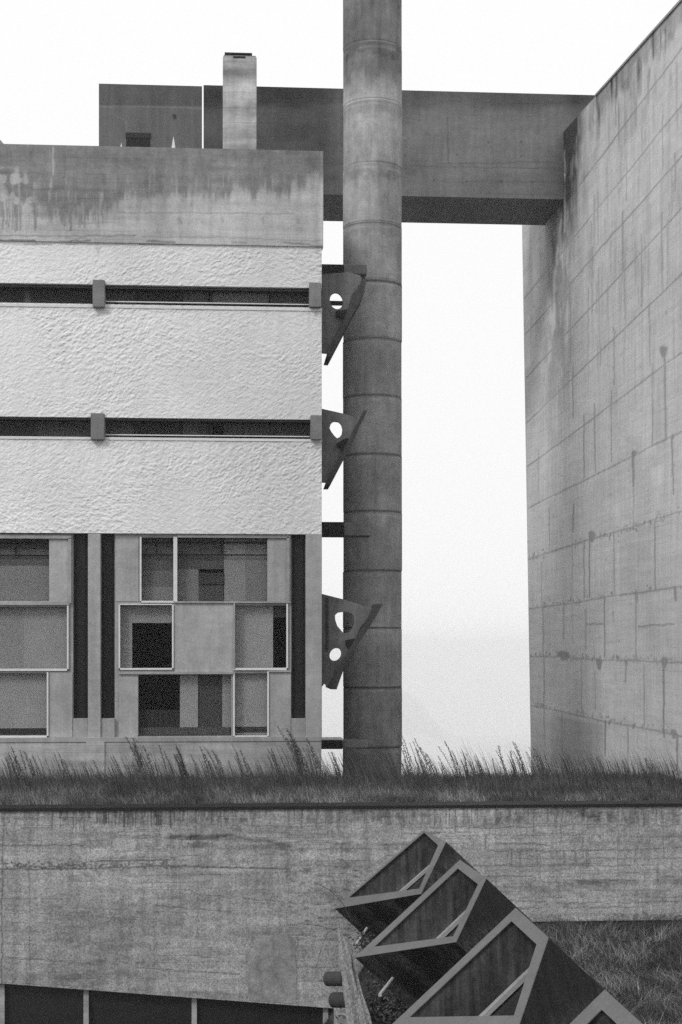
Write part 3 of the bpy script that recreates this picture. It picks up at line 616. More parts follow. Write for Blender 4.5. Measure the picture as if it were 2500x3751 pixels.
plate('screen_plate', fm([(wl, 1468), (203, 1480), (380, 1520), (470, 1548), (520, 1580), (540, 1600), (500, 1640), (470, 1740), (440, 1800), (320, 2030), (262, 2110), (240, 2150), (wl, 2145)], X4, Y4), [fm([(318, 1595), (350, 1600), (375, 1625), (385, 1665), (380, 1710), (358, 1737), (335, 1747), (312, 1725), (285, 1690), (268, 1655), (280, 1615), (298, 1598)], X4, Y4)], YF, YF+.09, M['flower'], f2)
plate('slanted_slab', fm([(582, 1487), (611, 1502), (540, 1640), (470, 1800), (276, 2172), (232, 2172), (250, 2120), (430, 1780), (500, 1640), (540, 1580)], X4, Y4), [], YF-.12, YF+.75, M['flowerd'], f2)
plate('brace', fm([(330, 1800), (385, 1760), (425, 1742), (447, 1755), (430, 1800), (395, 1870), (370, 1840)], X4, Y4), [], YF-.10, YF-.005, M['ink'], f2)
f3 = sub('concrete_flower', 'lowest and largest concrete screen with two holes')
plate('screen_plate', fm([(wl, 752), (190, 766), (365, 810), (470, 845), (620, 890), (600, 950), (520, 1060), (470, 1170), (400, 1290), (300, 1480), (240, 1580), (210, 1540), (185, 1572), (wl, 1580)], X5, Y5),
      [fm([(325, 928), (380, 920), (440, 932), (465, 965), (470, 1020), (450, 1060), (420, 1100), (375, 1105), (350, 1075), (320, 1040), (303, 985), (302, 950)], X5, Y5), fm(oval(305, 1288, 47, 58, .6), X5, Y5)], YF, YF+.09, M['flower'], f3)
plate('slanted_slab', fm([(660, 848), (712, 856), (660, 950), (560, 1110), (470, 1240), (400, 1350), (315, 1590), (262, 1588), (240, 1578), (390, 1300), (480, 1150), (560, 1010)], X5, Y5), [], YF-.14, YF+.75, M['flowerd'], f3)
plate('brace', fm([(390, 1165), (470, 1150), (485, 1190), (440, 1250), (395, 1215)], X5, Y5), [], YF-.12, YF-.005, M['ink'], f3)
MB().rbox(X5(222), Y5(800), X5(245), Y5(1250), YF-.03, .028).build('seam_rib', M['flowerd'], f3)
def bar(label, y0, y1, xe, top=None):
    e = sub('concrete_bracket', label)
    MB().box(XR-.1, P(xe, 1000, 31.2).x, 31.2, 31.75, P(1250, y1, 31.2).z, P(1250, y0, 31.2).z).build('bracket_arm', M['barc'], e, .015)
    if top: MB().box(XR+.01, P(1258, 1000, 31.2).x, 31.16, 31.78, P(1250, y0, 31.2).z+.001, P(1250, y0, 31.2).z+.035).build('pale_topping', M['ledge'], e, .01)
    return e
bar('upper bracket behind the top screen', 968, 1002, 1345); bar('thick bracket between the two lower screens', 1914, 1962, 1362); bar('lowest bracket at the grass with a pale top', 2712, 2740, 1350, True)
MB().box(XR-.05, P(1262, 1000, 31.0).x, 31.0, 31.19, P(1250, 1966, 31.0).z, P(1250, 1912, 31.0).z).build('bracket_root', M['ink'], cb, .01)  # near-black boxes darken the left part of each bar
MB().box(XR-.05, P(1256, 1000, 31.0).x, 31.0, 31.15, P(1250, 2744, 31.0).z, P(1250, 2712, 31.0).z).build('bracket_root', M['ink'], cb, .01)
MB().box(XR-.05, P(1262, 1000, 31.0).x, 31.0, 31.19, P(1250, 1006, 31.0).z, P(1250, 969, 31.0).z).build('bracket_root', M['ink'], cb, .01)
# ------------------------------------------------------------------ tall column
YC = 33.5; cx = (P(1258, 1500, YC).x+P(1472, 1500, YC).x)/2; cr = (P(1472, 1500, YC).x-P(1258, 1500, YC).x)/2
joints = [-70, 145, 358, 592, 808, 1020, 1232, 1443, 1658, 1870, 2088, 2300, 2520, 2742, 2960, 3175]
jz = [P(1365, j, YC-cr).z for j in joints]
prof = []      # (z, r)
z = ZC-6.8
levels = sorted(jz)
zs = sorted(set([round(q, 4) for q in np.arange(ZC-6.8, ZC+15.5, .05)]+[round(j+d, 4) for j in levels for d in (-.014, -.006, .006, .014)]))
seg = 96; vv = []; ff = []
for q in zs:
    dr = 0
    for j in levels:
        if abs(q-j) < .008: dr = -.009
    k_ = sum(1 for j in levels if j > q); off = ((k_*37) % 7-3)*.0022
    for s_ in range(seg):
        t = 2*math.pi*s_/seg; vv.append((cx+off+(cr+dr)*math.cos(t), YC+(cr+dr)*math.sin(t), q))
for i in range(len(zs)-1):
    for s_ in range(seg):
        a = i*seg+s_; b = i*seg+(s_+1) % seg; ff.append((a, b, b+seg, a+seg))
ff.append(tuple(range(len(vv)-seg, len(vv)))); V = np.array(vv)
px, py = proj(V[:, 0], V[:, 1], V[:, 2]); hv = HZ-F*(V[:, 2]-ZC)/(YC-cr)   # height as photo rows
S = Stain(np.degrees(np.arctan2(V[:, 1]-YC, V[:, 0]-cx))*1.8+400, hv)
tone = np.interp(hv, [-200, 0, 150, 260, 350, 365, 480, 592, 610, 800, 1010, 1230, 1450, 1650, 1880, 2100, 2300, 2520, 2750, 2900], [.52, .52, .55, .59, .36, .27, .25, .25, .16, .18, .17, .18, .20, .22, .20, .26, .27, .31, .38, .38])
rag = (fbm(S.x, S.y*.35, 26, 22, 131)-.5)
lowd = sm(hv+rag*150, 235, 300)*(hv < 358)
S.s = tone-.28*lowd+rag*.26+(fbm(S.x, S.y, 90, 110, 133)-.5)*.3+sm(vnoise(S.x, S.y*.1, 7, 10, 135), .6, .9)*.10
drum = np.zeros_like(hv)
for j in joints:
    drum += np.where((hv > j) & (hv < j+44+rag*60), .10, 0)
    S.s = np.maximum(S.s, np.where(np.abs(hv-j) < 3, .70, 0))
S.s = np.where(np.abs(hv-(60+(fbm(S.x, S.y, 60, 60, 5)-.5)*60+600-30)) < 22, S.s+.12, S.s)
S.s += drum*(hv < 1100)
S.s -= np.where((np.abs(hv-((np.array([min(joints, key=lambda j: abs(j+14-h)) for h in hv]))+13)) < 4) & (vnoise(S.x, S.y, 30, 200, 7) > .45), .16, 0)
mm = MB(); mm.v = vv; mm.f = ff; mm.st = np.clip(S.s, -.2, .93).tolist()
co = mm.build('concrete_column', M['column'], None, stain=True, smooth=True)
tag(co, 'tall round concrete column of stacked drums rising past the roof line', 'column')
co.data.polygons.foreach_set('use_smooth', [True]*len(co.data.polygons))
# ------------------------------------------------------------------ rooftop cabin and high gallery
YG = 40.0
def paint_roof(S):
    S.s += .25*(1-sm(S.y, 384, 392))+(fbm(S.x, S.y, 40, 120, 141)-.5)*.3
    S.line([(360, 390), (560, 391), (740, 397)], 1.6, -.45, 3); S.line([(430, 425), (462, 446), (466, 520)], 2, -.25, 8)
    S.seg(640, 424, 641, 430, 9, 8, .7, .4, wob=4)
    S.s += .12*sm(S.x, 640, 740)
cab = empty('rooftop_cabin', (P(550, 300, YG).x, YG, zz(640)), 'dark flat topped concrete cabin on the roof with a small square window', 'building')
x0, x1, z0, z1 = RC(363, 311, 741, 560, YG); z0 = zz(640)-.4; z0 = P(0, 700, YG).z
m = MB(); grid(m, (x0, YG, z0), (x1-x0, 0, 0), (0, 0, z1-z0), 100, 100, paint_roof); q = [(x0, YG+.004), (x1, YG+.004), (x1-.09, YG+3), (x0, YG+3)]; m.add([(a, b_, z0) for a, b_ in q]+[(a, b_, z1) for a, b_ in q], [(0, 1, 2, 3), (4, 5, 6, 7), (0, 1, 5, 4), (1, 2, 6, 5), (2, 3, 7, 6), (3, 0, 4, 7)]); m.build('cabin_wall', M['rooft'], cab, stain=True)
MB().rbox(463, 488, 551, 560, YG-.01, .012).build('cabin_window', M['ink'], cab); MB().rbox(461, 486, 553, 505, YG-.03, .03).build('window_lintel', M['dark'], cab)
def paint_beam(S):
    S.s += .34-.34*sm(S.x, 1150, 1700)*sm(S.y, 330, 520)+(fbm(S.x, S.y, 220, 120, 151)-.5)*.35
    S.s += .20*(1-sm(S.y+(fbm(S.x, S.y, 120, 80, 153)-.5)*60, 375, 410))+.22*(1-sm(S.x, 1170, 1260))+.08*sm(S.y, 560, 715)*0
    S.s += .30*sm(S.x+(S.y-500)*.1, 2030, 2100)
    S.line([(1480, 590), (1700, 600), (2050, 592)], 2, .25); S.line([(1640, 430), (1642, 590)], 2.2, .3); S.line([(1500, 610), (2050, 616)], 1.5, .2); S.line([(1500, 665), (1960, 668)], 1.3, .2)
    for x, y in ((1485, 515), (1790, 520), (1910, 518), (1590, 660), (1710, 664), (1835, 664), (1950, 666), (1485, 568), (1675, 566), (1910, 572)): S.seg(x, y, x+1, y+1, 4, 4, .5)
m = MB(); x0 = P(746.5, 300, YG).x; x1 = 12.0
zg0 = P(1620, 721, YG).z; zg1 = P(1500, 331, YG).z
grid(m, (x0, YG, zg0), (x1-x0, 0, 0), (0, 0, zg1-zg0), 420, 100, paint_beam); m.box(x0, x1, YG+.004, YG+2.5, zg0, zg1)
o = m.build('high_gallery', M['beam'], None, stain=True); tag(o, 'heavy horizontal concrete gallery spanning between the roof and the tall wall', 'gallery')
# ------------------------------------------------------------------ church wall (right)
XCh = P(2065, 2371, YG).x
YE = None
def yat(px):      # depth where the wall plane crosses photo column px
    r = ray(px, HZ); return XCh/r.x
Ynear = 24.4
def yfar_at(z):   # the far corner leans a little
    return yat(1947)+(yat(1914)-yat(1947))*(np.asarray(z)-(ZC-4))/(16.5)
Yfar = float(yfar_at(ZC+14.3))
ya, yb = yat(2185), yat(2500)
za, zb = P(2185, 350, ya).z, P(2500, 0, yb).z
def ztop(y): return za+(y-ya)*(zb-za)/(yb-ya)
def paint_church(S):
    r = random.Random(9)
    S.s += (fbm(S.x, S.y, 300, 400, 161)-.5)*.22
    S.s += .05*(1-sm(S.x, 1950, 2250))
    # dark run-off below the gallery
    e = 1-sm(np.abs(S.x-(2062-(S.y-800)*.04)), 20, 80); dn = 1-sm(S.y, 850, 2000)
    S.s += .45*e*dn*sm(fbm(S.x, S.y*.12, 16, 14, 163), .25, .65)
    S.s += .45*(1-sm(S.x, 2040, 2140))*(1-sm(S.y, 700, 1000))*sm(S.x, 1990, 2040)
    # weathered top
    top = (S.y-(350-1.11*(S.x-2185)))
    S.s += .42*(1-sm(top+(fbm(S.x, S.y*.2, 14, 14, 165)-.5)*170, 40, 130))*sm(S.x, 2120, 2200)*.9
    S.s += .35*sm(vnoise(S.x, S.y*.08, 9, 12, 167), .55, .85)*(1-sm(top, 120, 420))*sm(S.x, 2100, 2200)
    S.s += .16*sm(vnoise(S.x, S.y*.05, 12, 12, 169), .5, .9)*(1-sm(S.y, 900, 1700))
    S.s += .05*(1-sm(np.abs(S.x-2090), 60, 160))*sm(S.y, 2150, 2300)
    S.s += .18*(1-sm(S.x+(S.y-2700)*.25, 2180, 2260))*sm(S.y+(S.x-1950)*-.18, 2600, 2615)*1.0*sm(S.x, 2000, 2080)
    J = [[(1923, 1092), (2500, 385)], [(1925, 1225), (2500, 570)], [(1928, 1385), (2500, 760)], [(1930, 1550), (2500, 1000)], [(1935, 1708), (2500, 1290)], [(1938, 1860), (2500, 1580)],
         [(1938, 2048), (2500, 1872)], [(1940, 2230), (2500, 2148)], [(1943, 2405), (2500, 2428)], [(1946, 2585), (2500, 2700)], [(2080, 740), (2500, 175)], [(2150, 2285), (2210, 2287)], [(2340, 2295), (2470, 2285)]]
    J = [[(a[0][0]+(a[1][0]-a[0][0])*t/6, a[0][1]+(a[1][1]-a[0][1])*t/6+(r.uniform(-3, 3) if 0 < t < 6 else 0)) for t in range(7)] for a in J]
    for a in J: S.line(a, 2.3, .42, 2)
    S.s += .50*(1-sm(S.x+(fbm(S.x, S.y*.2, 16, 20, 179)-.5)*70, 2085, 2185))*(1-sm(S.y, 560, 900))*sm(S.x, 2040, 2062)
    for a in J:                  # blotches hanging on the joints
        for (xa, y_a), (xb, y_b) in zip(a, a[1:]):
            for _ in range(2):
                t = r.random(); t2 = t+r.uniform(.05, .25); S.seg(xa+(xb-xa)*t, y_a+(y_b-y_a)*t+3, xa+(xb-xa)*t2, y_a+(y_b-y_a)*t2+3, r.uniform(3, 8), 2, r.uniform(.08, .24), .2, wob=10)
    for x, y0, y1 in ((2256, 345, 465), (2428, 420, 620), (2295, 560, 735), (2282, 775, 1000), (2424, 775, 1000), (2166, 810, 905), (2350, 470, 510), (2380, 250, 300), (2474, 560, 700), (2170, 905, 1016), (2350, 860, 1120), (2090, 1100, 1330), (2250, 1200, 1410), (2380, 1110, 1340), (2140, 1520, 1750),
                      (2390, 1330, 1630), (2240, 1430, 1690), (2140, 1985, 2190), (2400, 1900, 2160), (2250, 1945, 2180), (1990, 2210, 2400), (2215, 2190, 2405), (2330, 2175, 2420), (2130, 2410, 2620), (2360, 2430, 2670), (2300, 2670, 2840), (2060, 2605, 2840)):
        S.seg(x, y0, x+1, y1, 1.8, 1.6, .40, wob=3)
    yy_ = XCh/np.maximum(((S.x-869)/5500), .05); zz_ = (HZ-S.y)/5500*yy_; row_ = np.floor((zz_+.30)/1.46); col_ = np.floor((yy_+row_*1.5)/3.0)
    hsh = np.mod(np.sin(row_*12.9898+col_*78.233)*43758.5, 1); S.s += (hsh-.5)*.17
    S.s += (fbm(S.x, S.y, 60, 50, 177)-.5)*.14
    for i in range(240):          # specks along the lifts
        t = r.random(); row = r.choice(([1943, 2225, 2500, 2145], [1943, 2402, 2500, 2420], [1946, 2580, 2450, 2678], [1938, 2046, 2500, 1880]))
        x = row[0]+t*(row[2]-row[0]); y = row[1]+t*(row[3]-row[1])+r.gauss(-4, 7); S.seg(x, y, x, y+r.uniform(1, 9), r.uniform(1, 3), 1.5, r.uniform(.3, .55))
    D = [(2160, 1965, 2160, 2190, 2.2, .5), (2102, 1850, 2100, 1950, 3, .45), (2013, 1860, 2014, 2020, 2, .35), (2288, 960, 2290, 1170, 2.4, .35), (2425, 900, 2428, 1060, 2.6, .35),
         (2435, 1290, 2440, 1610, 5, .38), (2462, 1600, 2468, 1810, 4, .42), (2320, 1670, 2322, 1780, 7, .40), (2322, 1780, 2322, 1920, 1.6, .3), (2098, 1345, 2100, 1530, 2.4, .38),
         (2178, 1480, 2182, 1730, 3, .36), (2200, 1260, 2200, 1340, 3, .3), (2432, 2450, 2432, 2700, 5, .52), (2180, 2460, 2182, 2600, 1.8, .3), (2294, 2430, 2293, 2500, 3, .4),
         (2218, 2640, 2218, 2770, 3, .55), (2480, 2690, 2482, 2820, 5, .5), (1994, 2410, 1995, 2740, 2.2, .42), (2096, 1900, 2098, 2360, 1.4, .25), (2148, 2230, 2146, 2380, 3, .26),
         (2248, 2240, 2248, 2280, 1.5, .4), (2475, 2160, 2476, 2200, 7, .45), (2333, 2165, 2333, 2205, 6, .42), (2065, 900, 2067, 1500, 2.5, .35), (2040, 900, 2046, 1480, 2, .3), (2085, 1040, 2084, 1420, 2, .3),
         (2065, 2210, 2066, 2340, 5, .28), (1985, 2060, 1984, 2220, 2, .3), (2115, 2600, 2116, 2800, 1.3, .25), (1974, 1650, 1973, 1800, 1.6, .25), (2170, 1040, 2170, 1150, 2, .3), (2075, 500, 2074, 800, 3, .3)]
    for x0, y0, x1, y1, w_, d in D: S.seg(x0, y0, x1, y1, w_, max(1, w_*.6), d, wob=3)
    for x, y, w_, h in ((2168, 1965, 17, 22), (2435, 2428, 18, 24), (2195, 2430, 16, 22), (2296, 2430, 8, 10), (2466, 2690, 14, 20), (2432, 1290, 16, 22), (2322, 1665, 13, 14), (2262, 2408, 10, 8), (2065, 2408, 28, 4), (2320, 2660, 7, 12), (2232, 2648, 10, 6), (2475, 2155, 8, 8), (2465, 1600, 8, 12)):
        S.seg(x, y-h*.3, x, y+h*.6, w_, w_*.45, .48, .6, wob=9)
    S.line([(2068, 500), (2069, 640), (2070, 850)], 3.5, -.35, 3); S.line([(2040, 905), (2040, 970)], 3, -.2, 3)
    for a in ((2410, 1865, 1.5), ): S.line([(2405, 1900), (2415, 1870), (2420, 1905), (2385, 1925), (2380, 1932), (2415, 1928)], 1.3, .3, 2)
    for i in range(160): x = r.uniform(1930, 2500); y = r.uniform(900, 2800); S.seg(x, y, x+.5, y+r.uniform(1, 5), r.uniform(1, 2.6), 1.2, r.uniform(.18, .4))
    for i in range(70): x = r.uniform(2130, 2500); y = r.uniform(120, 1300); S.seg(x, y, x, y+r.uniform(60, 260), r.uniform(2, 5), 1, r.uniform(.1, .25), wob=4)
    S.area(2250, 1200, 2600, 2000, -.05, 80, 173)
ch = empty('church_wall', (XCh, 34, ZC-6.6), 'huge windowless church wall of weathered concrete receding on the right', 'wall')
m = MB(); zb0 = ZC-6.8; nU, nV = 260, 640
grid(m, (XCh, Yfar, zb0), (0, 29.0-Yfar, 0), (0, 0, 1), nU, nV, paint_church, lambda u, v: (1-v)*(ZC-3.3)+v*ztop(Yfar+u*(29.0-Yfar)), lambda u, v, z: yfar_at(z)*(1-u)+29.0*u)
y0, y1 = Yfar, Ynear
q = [(XCh+.004, y0), (XCh+12, y0), (XCh+12, y1), (XCh+.004, y1)]
yl = float(yfar_at(zb0)); m.add([(a, yl if b == y0 else b, zb0) for a, b in q]+[(a, b, ztop(b)-.001) for a, b in q], [(0, 1, 2, 3), (4, 5, 6, 7), (0, 1, 5, 4), (1, 2, 6, 5), (2, 3, 7, 6), (3, 0, 4, 7)])
m.build('wall_face', M['church'], ch, stain=True)
m = MB(); x_, w2 = XCh-.004, .16
m.add([(x_-.03, ya, ztop(ya)-.02), (x_-.03, Ynear, ztop(Ynear)-.02), (x_-.03, Ynear, ztop(Ynear)+.03), (x_-.03, ya, ztop(ya)+.03), (x_+.4, ya, ztop(ya)-.02), (x_+.4, Ynear, ztop(Ynear)-.02), (x_+.4, Ynear, ztop(Ynear)+.03), (x_+.4, ya, ztop(ya)+.03)],
      [(0, 1, 2, 3), (4, 7, 6, 5), (0, 4, 5, 1), (1, 5, 6, 2), (2, 6, 7, 3), (3, 7, 4, 0)])
m.build('top_flashing', M['base'], ch)
# ------------------------------------------------------------------ oratory roof tip, far left
a = P(24, 537, 37); t = P(-190, 300, 37); m = MB(); c0 = Vector((t.x, 37, a.z)); hw = a.x-t.x
for dz, k_ in ((0, 1), ): pass
zl = zz(640)
m.add([c0+Vector((-hw, -hw, 0)), c0+Vector((hw, -.0, 0)), c0+Vector((hw, hw, 0)), c0+Vector((-hw, hw, 0)), t, (c0.x-hw, 37-hw, zl), (c0.x+hw, 37, zl), (c0.x+hw, 37+hw, zl), (c0.x-hw, 37+hw, zl)],
      [(0, 1, 4), (1, 2, 4), (2, 3, 4), (3, 0, 4), (0, 1, 6, 5), (1, 2, 7, 6), (2, 3, 8, 7), (3, 0, 5, 8), (5, 6, 7, 8)])
tag(m.build('pyramid_roof', M['block'], None), 'dark sloping edge of a pyramid roof at the left border', 'roof')
# ------------------------------------------------------------------ light cannons
E = Vector((.73, 0, -.68)).normalized(); NRM = Vector((-2.55, .146, 3.06)).normalized()
cX = lambda x: 1100+x/1.12
cY = lambda y: 2900+y/1.12
def onplane(px, py, C):
    r = ray(px, py); o = Vector((0, 0, ZC)); t = (C-o).dot(NRM)/r.dot(NRM); return o+r*t
CN = [dict(d=20.6, o=[(140, 480), (507, 158), (598, 204), (495, 419)], i=[(198, 435), (508, 167), (566, 220), (489, 397)]),
      dict(d=16.1, o=[(222, 681), (656, 279), (763, 354), (638, 617)], i=[(303, 636), (646, 314), (730, 380), (628, 593)]),
      dict(d=12.33, o=[(352, 978), (885, 476), (1018, 597), (893, 968)], i=[(447, 925), (866, 530), (970, 626), (877, 918)])]
labels = ['farthest and smallest light cannon, dark concrete box with pale rim before the retaining wall',
          'second farthest light cannon, dark concrete box with drain pipe beside the wooden post',
          'third light cannon from the wall, widest pale rim and a large dark flank',
          'nearest light cannon, only the peak of its pale rim showing at the bottom edge']
def rot90(p): return p
def cannon(A, I, label, idx, pipe=True):
    root = empty('light_cannon', A[2]+E*1.9, label, 'skylight', 'light cannons in a row on the sacristy roof')
    n = 4; up = NRM*-1
    # rim ring
    m = MB(); dn = E*.008
    vs = [*A, *I, *[p+dn for p in A], *[p+dn for p in I]]
    fs = []
    for i in range(n):
        j = (i+1) % n; fs += [(i, j, 4+j, 4+i), (8+i, 12+i, 12+j, 8+j), (i, 8+i, 8+j, j), (4+i, 4+j, 12+j, 12+i)]
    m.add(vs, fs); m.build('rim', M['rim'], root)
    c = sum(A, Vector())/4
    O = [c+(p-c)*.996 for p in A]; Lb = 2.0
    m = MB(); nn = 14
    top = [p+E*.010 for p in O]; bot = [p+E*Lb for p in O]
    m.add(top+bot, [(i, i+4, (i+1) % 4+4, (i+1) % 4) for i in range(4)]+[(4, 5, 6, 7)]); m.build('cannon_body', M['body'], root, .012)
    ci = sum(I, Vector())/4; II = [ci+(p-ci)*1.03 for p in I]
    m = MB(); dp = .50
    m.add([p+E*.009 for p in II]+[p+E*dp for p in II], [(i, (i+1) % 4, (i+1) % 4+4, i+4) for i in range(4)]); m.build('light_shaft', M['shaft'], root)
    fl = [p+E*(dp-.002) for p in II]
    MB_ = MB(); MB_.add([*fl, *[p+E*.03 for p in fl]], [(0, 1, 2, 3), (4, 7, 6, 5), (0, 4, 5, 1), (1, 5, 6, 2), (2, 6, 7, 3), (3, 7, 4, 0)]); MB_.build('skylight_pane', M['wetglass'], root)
    a, b = fl[0], fl[1]; inn = ((fl[3]-fl[0])+(fl[2]-fl[1])).normalized()*.085
    m = MB(); q = [a-E*.012, b-E*.012, b+inn-E*.012, a+inn-E*.012]; m.add([*q, *[p-E*.05 for p in q]], [(0, 1, 2, 3), (4, 7, 6, 5), (0, 4, 5, 1), (1, 5, 6, 2), (2, 6, 7, 3), (3, 7, 4, 0)])
    m.build('pane_frame', M['frame'], root, .004)
    if pipe: m = MB(); m.cyl(pipe[0], pipe[1], .022, .022, 14); m.build('drain_pipe', M['pipe'], root, smooth=False)
    return root
quads = []
for i, c in enumerate(CN):
    C = P(cX(c['o'][2][0]), cY(c['o'][2][1]), c['d'])
    A = [onplane(cX(x), cY(y), C) for x, y in c['o']]; I = [onplane(cX(x), cY(y), C) for x, y in c['i']]; quads.append((A, I))
A3, I3 = quads[2]; b4 = P(cX(1250), cY(811), A3[3].y-.3); off = b4-A3[1]
quads.append(([p+off for p in A3], [p+off for p in I3]))
for i, (A, I) in enumerate(quads):
    pipe = None
    if i in (0, 1):
        q0, q1 = [((275, 560), (232, 626)), ((380, 768), (328, 834))][i]; und = (A[0]*.75+A[3]*.25)+E*.4
        pipe = (P(cX(q0[0]), cY(q0[1]), und.y-.05), P(cX(q1[0]), cY(q1[1]), und.y-.45))
    cannon(A, I, labels[i], i, pipe)
# sacristy roof under them
MB().box(2.95, 4.05, 8.0, 23.4, ZC-6.3, ZC-4.05).build('sacristy_block', M['body'], None)
tag(bpy.data.objects['sacristy_block'], 'low dark concrete sacristy block carrying the light cannons', 'building')
# ------------------------------------------------------------------ foliage tools
def blade_mesh(name, roots, hs, ws, lean, curl, tones, mat, seg=2):
    n = len(roots); ang = rng.uniform(0, math.pi, n); wx, wy = np.cos(ang)*ws, np.sin(ang)*ws
    vs = []; 
    for k_ in range(seg+1):
        t = k_/seg; z = hs*(t-curl*t*t*.45)
        cxy = lean*(t**1.6)[..., None] if isinstance(t, np.ndarray) else lean*(t**1.6)
        base = np.stack([roots[:, 0]+cxy[:, 0], roots[:, 1]+cxy[:, 1], roots[:, 2]+z], -1); ww_ = 1-t*.92
        vs.append(base+np.stack([wx*ww_, wy*ww_, 0*wx], -1)); vs.append(base-np.stack([wx*ww_, wy*ww_, 0*wx], -1))
    V = np.stack(vs, 1).reshape(-1, 3); per = 2*(seg+1)
    f = []
    base = (np.arange(n)*per)[:, None]
    for k_ in range(seg): f.append(base+np.array([2*k_, 2*k_+1, 2*k_+3, 2*k_+2]))
    Fc = np.stack(f, 1).reshape(-1, 4)
    me = bpy.data.meshes.new(name); me.vertices.add(len(V)); me.vertices.foreach_set('co', V.astype(np.float32).ravel())
    me.loops.add(Fc.size); me.loops.foreach_set('vertex_index', Fc.astype(np.int32).ravel()); me.polygons.add(len(Fc))
    me.polygons.foreach_set('loop_start', np.arange(0, Fc.size, 4, dtype=np.int32)); me.polygons.foreach_set('loop_total', np.full(len(Fc), 4, dtype=np.int32))
    me.update(calc_edges=True); a = me.attributes.new('tone', 'FLOAT', 'POINT'); a.data.foreach_set('value', np.repeat(tones, per).astype(np.float32))
    o = bpy.data.objects.new(name, me); COL.objects.link(o); me.materials.append(mat); return o
# terrace grass
n = 130000
x = rng.uniform(-5.6, 8.6, n); y = YW+.05+(29.9-YW-.05)*rng.random(n)**.8
h = .05+.17*rng.random(n)**1.5*(.7+.6*vnoise(x*10+500, y*10, 8, 8, 3)); h = np.where(y < YW+1.0, h*.5, h)
ln = np.stack([rng.normal(-.05, .07, n), rng.normal(0, .06, n)], -1)
o = blade_mesh('terrace_grass', np.stack([x, y, np.full(n, ZT-.06)], -1), h, rng.uniform(.002, .006, n), ln, rng.random(n), np.clip(rng.random(n)**1.3*(.15+1.5*vnoise(x*10+500, y*10, 1.1, 2.5, 31)*vnoise(x*10+500, y*10, 6, 6, 32)*1.5)+(y < YW+.8)*.25, 0, 1), M['grass'])
tag(o, 'dense dark rough grass along the top of the retaining wall', 'grass', kind='stuff')
# lawn on the right and the bank left of the cannons
n = 150000
x = rng.uniform(1.1, 9.5, n); y = rng.uniform(10.5, 23.75, n); keep = (x > 4.1) | (x < 2.9) | (rng.random(n) < .1); x, y = x[keep], y[keep]; n = len(x)
h = .05+.17*rng.random(n)*(.5+vnoise(x*10+500, y*10, 5, 5, 8)); ln = rng.normal(0, .08, (n, 2))+np.stack([vnoise(x*10+500, y*10, 3, 3, 38)-.5, vnoise(x*10+500, y*10, 3, 3, 39)-.5], -1)*.35; tn = rng.random(n)**2.2
tn = np.clip(tn*(.1+3.4*vnoise(x*10+500, y*10, 1.0, 1.3, 35)*vnoise(x*10+500, y*10, 4, 5, 36)), 0, 1); h = h*(.5+1.1*vnoise(x*10+500, y*10, 1.2, 1.5, 37)); tn = np.where(y > 23.2, tn*.35, tn)  # blades at the wall foot coloured darker for the shade there
o = blade_mesh('lawn_grass', np.stack([x, y, ground_z(x, y)], -1), h, rng.uniform(.002, .0045, n), ln, rng.random(n)*1.3, tn, M['lawn'], 3)
tag(o, 'tangled dark lawn grass below the retaining wall', 'grass', kind='stuff')
# long pale straws in the lawn
n = 2200
x = rng.uniform(3.6, 9, n); y = rng.uniform(11, 23.3, n)
o = blade_mesh('dry_straw', np.stack([x, y, ground_z(x, y)+.02], -1), .1+.2*rng.random(n), rng.uniform(.002, .004, n), rng.normal(0, .28, (n, 2)), rng.random(n)+.6, .6+.4*rng.random(n), M['bush'], 5)
tag(o, 'long pale dry straws lying through the lawn', 'grass', kind='stuff')
# feathery mid-height growth along the terrace
n = 11000
x = rng.uniform(-5.6, 8.6, n); y = rng.uniform(26.5, 29.85, n); cl = vnoise(x*10+500, y*0+3, 4, 4, 41)*vnoise(x*10+500, y*0+9, 13, 4, 42)
h = .16+.75*rng.random(n)**2.2*(.45+1.3*cl); ln = np.stack([-h*.28+rng.normal(0, .05, n), rng.normal(0, .05, n)], -1)
o = blade_mesh('feathery_grass', np.stack([x, y, np.full(n, ZT-.06)], -1), h, rng.uniform(.0025, .0055, n), ln, rng.random(n)*.6, rng.random(n)**1.5, M['weed'], 4)
tag(o, 'feathery mid height grass standing along the terrace', 'grass', kind='stuff')
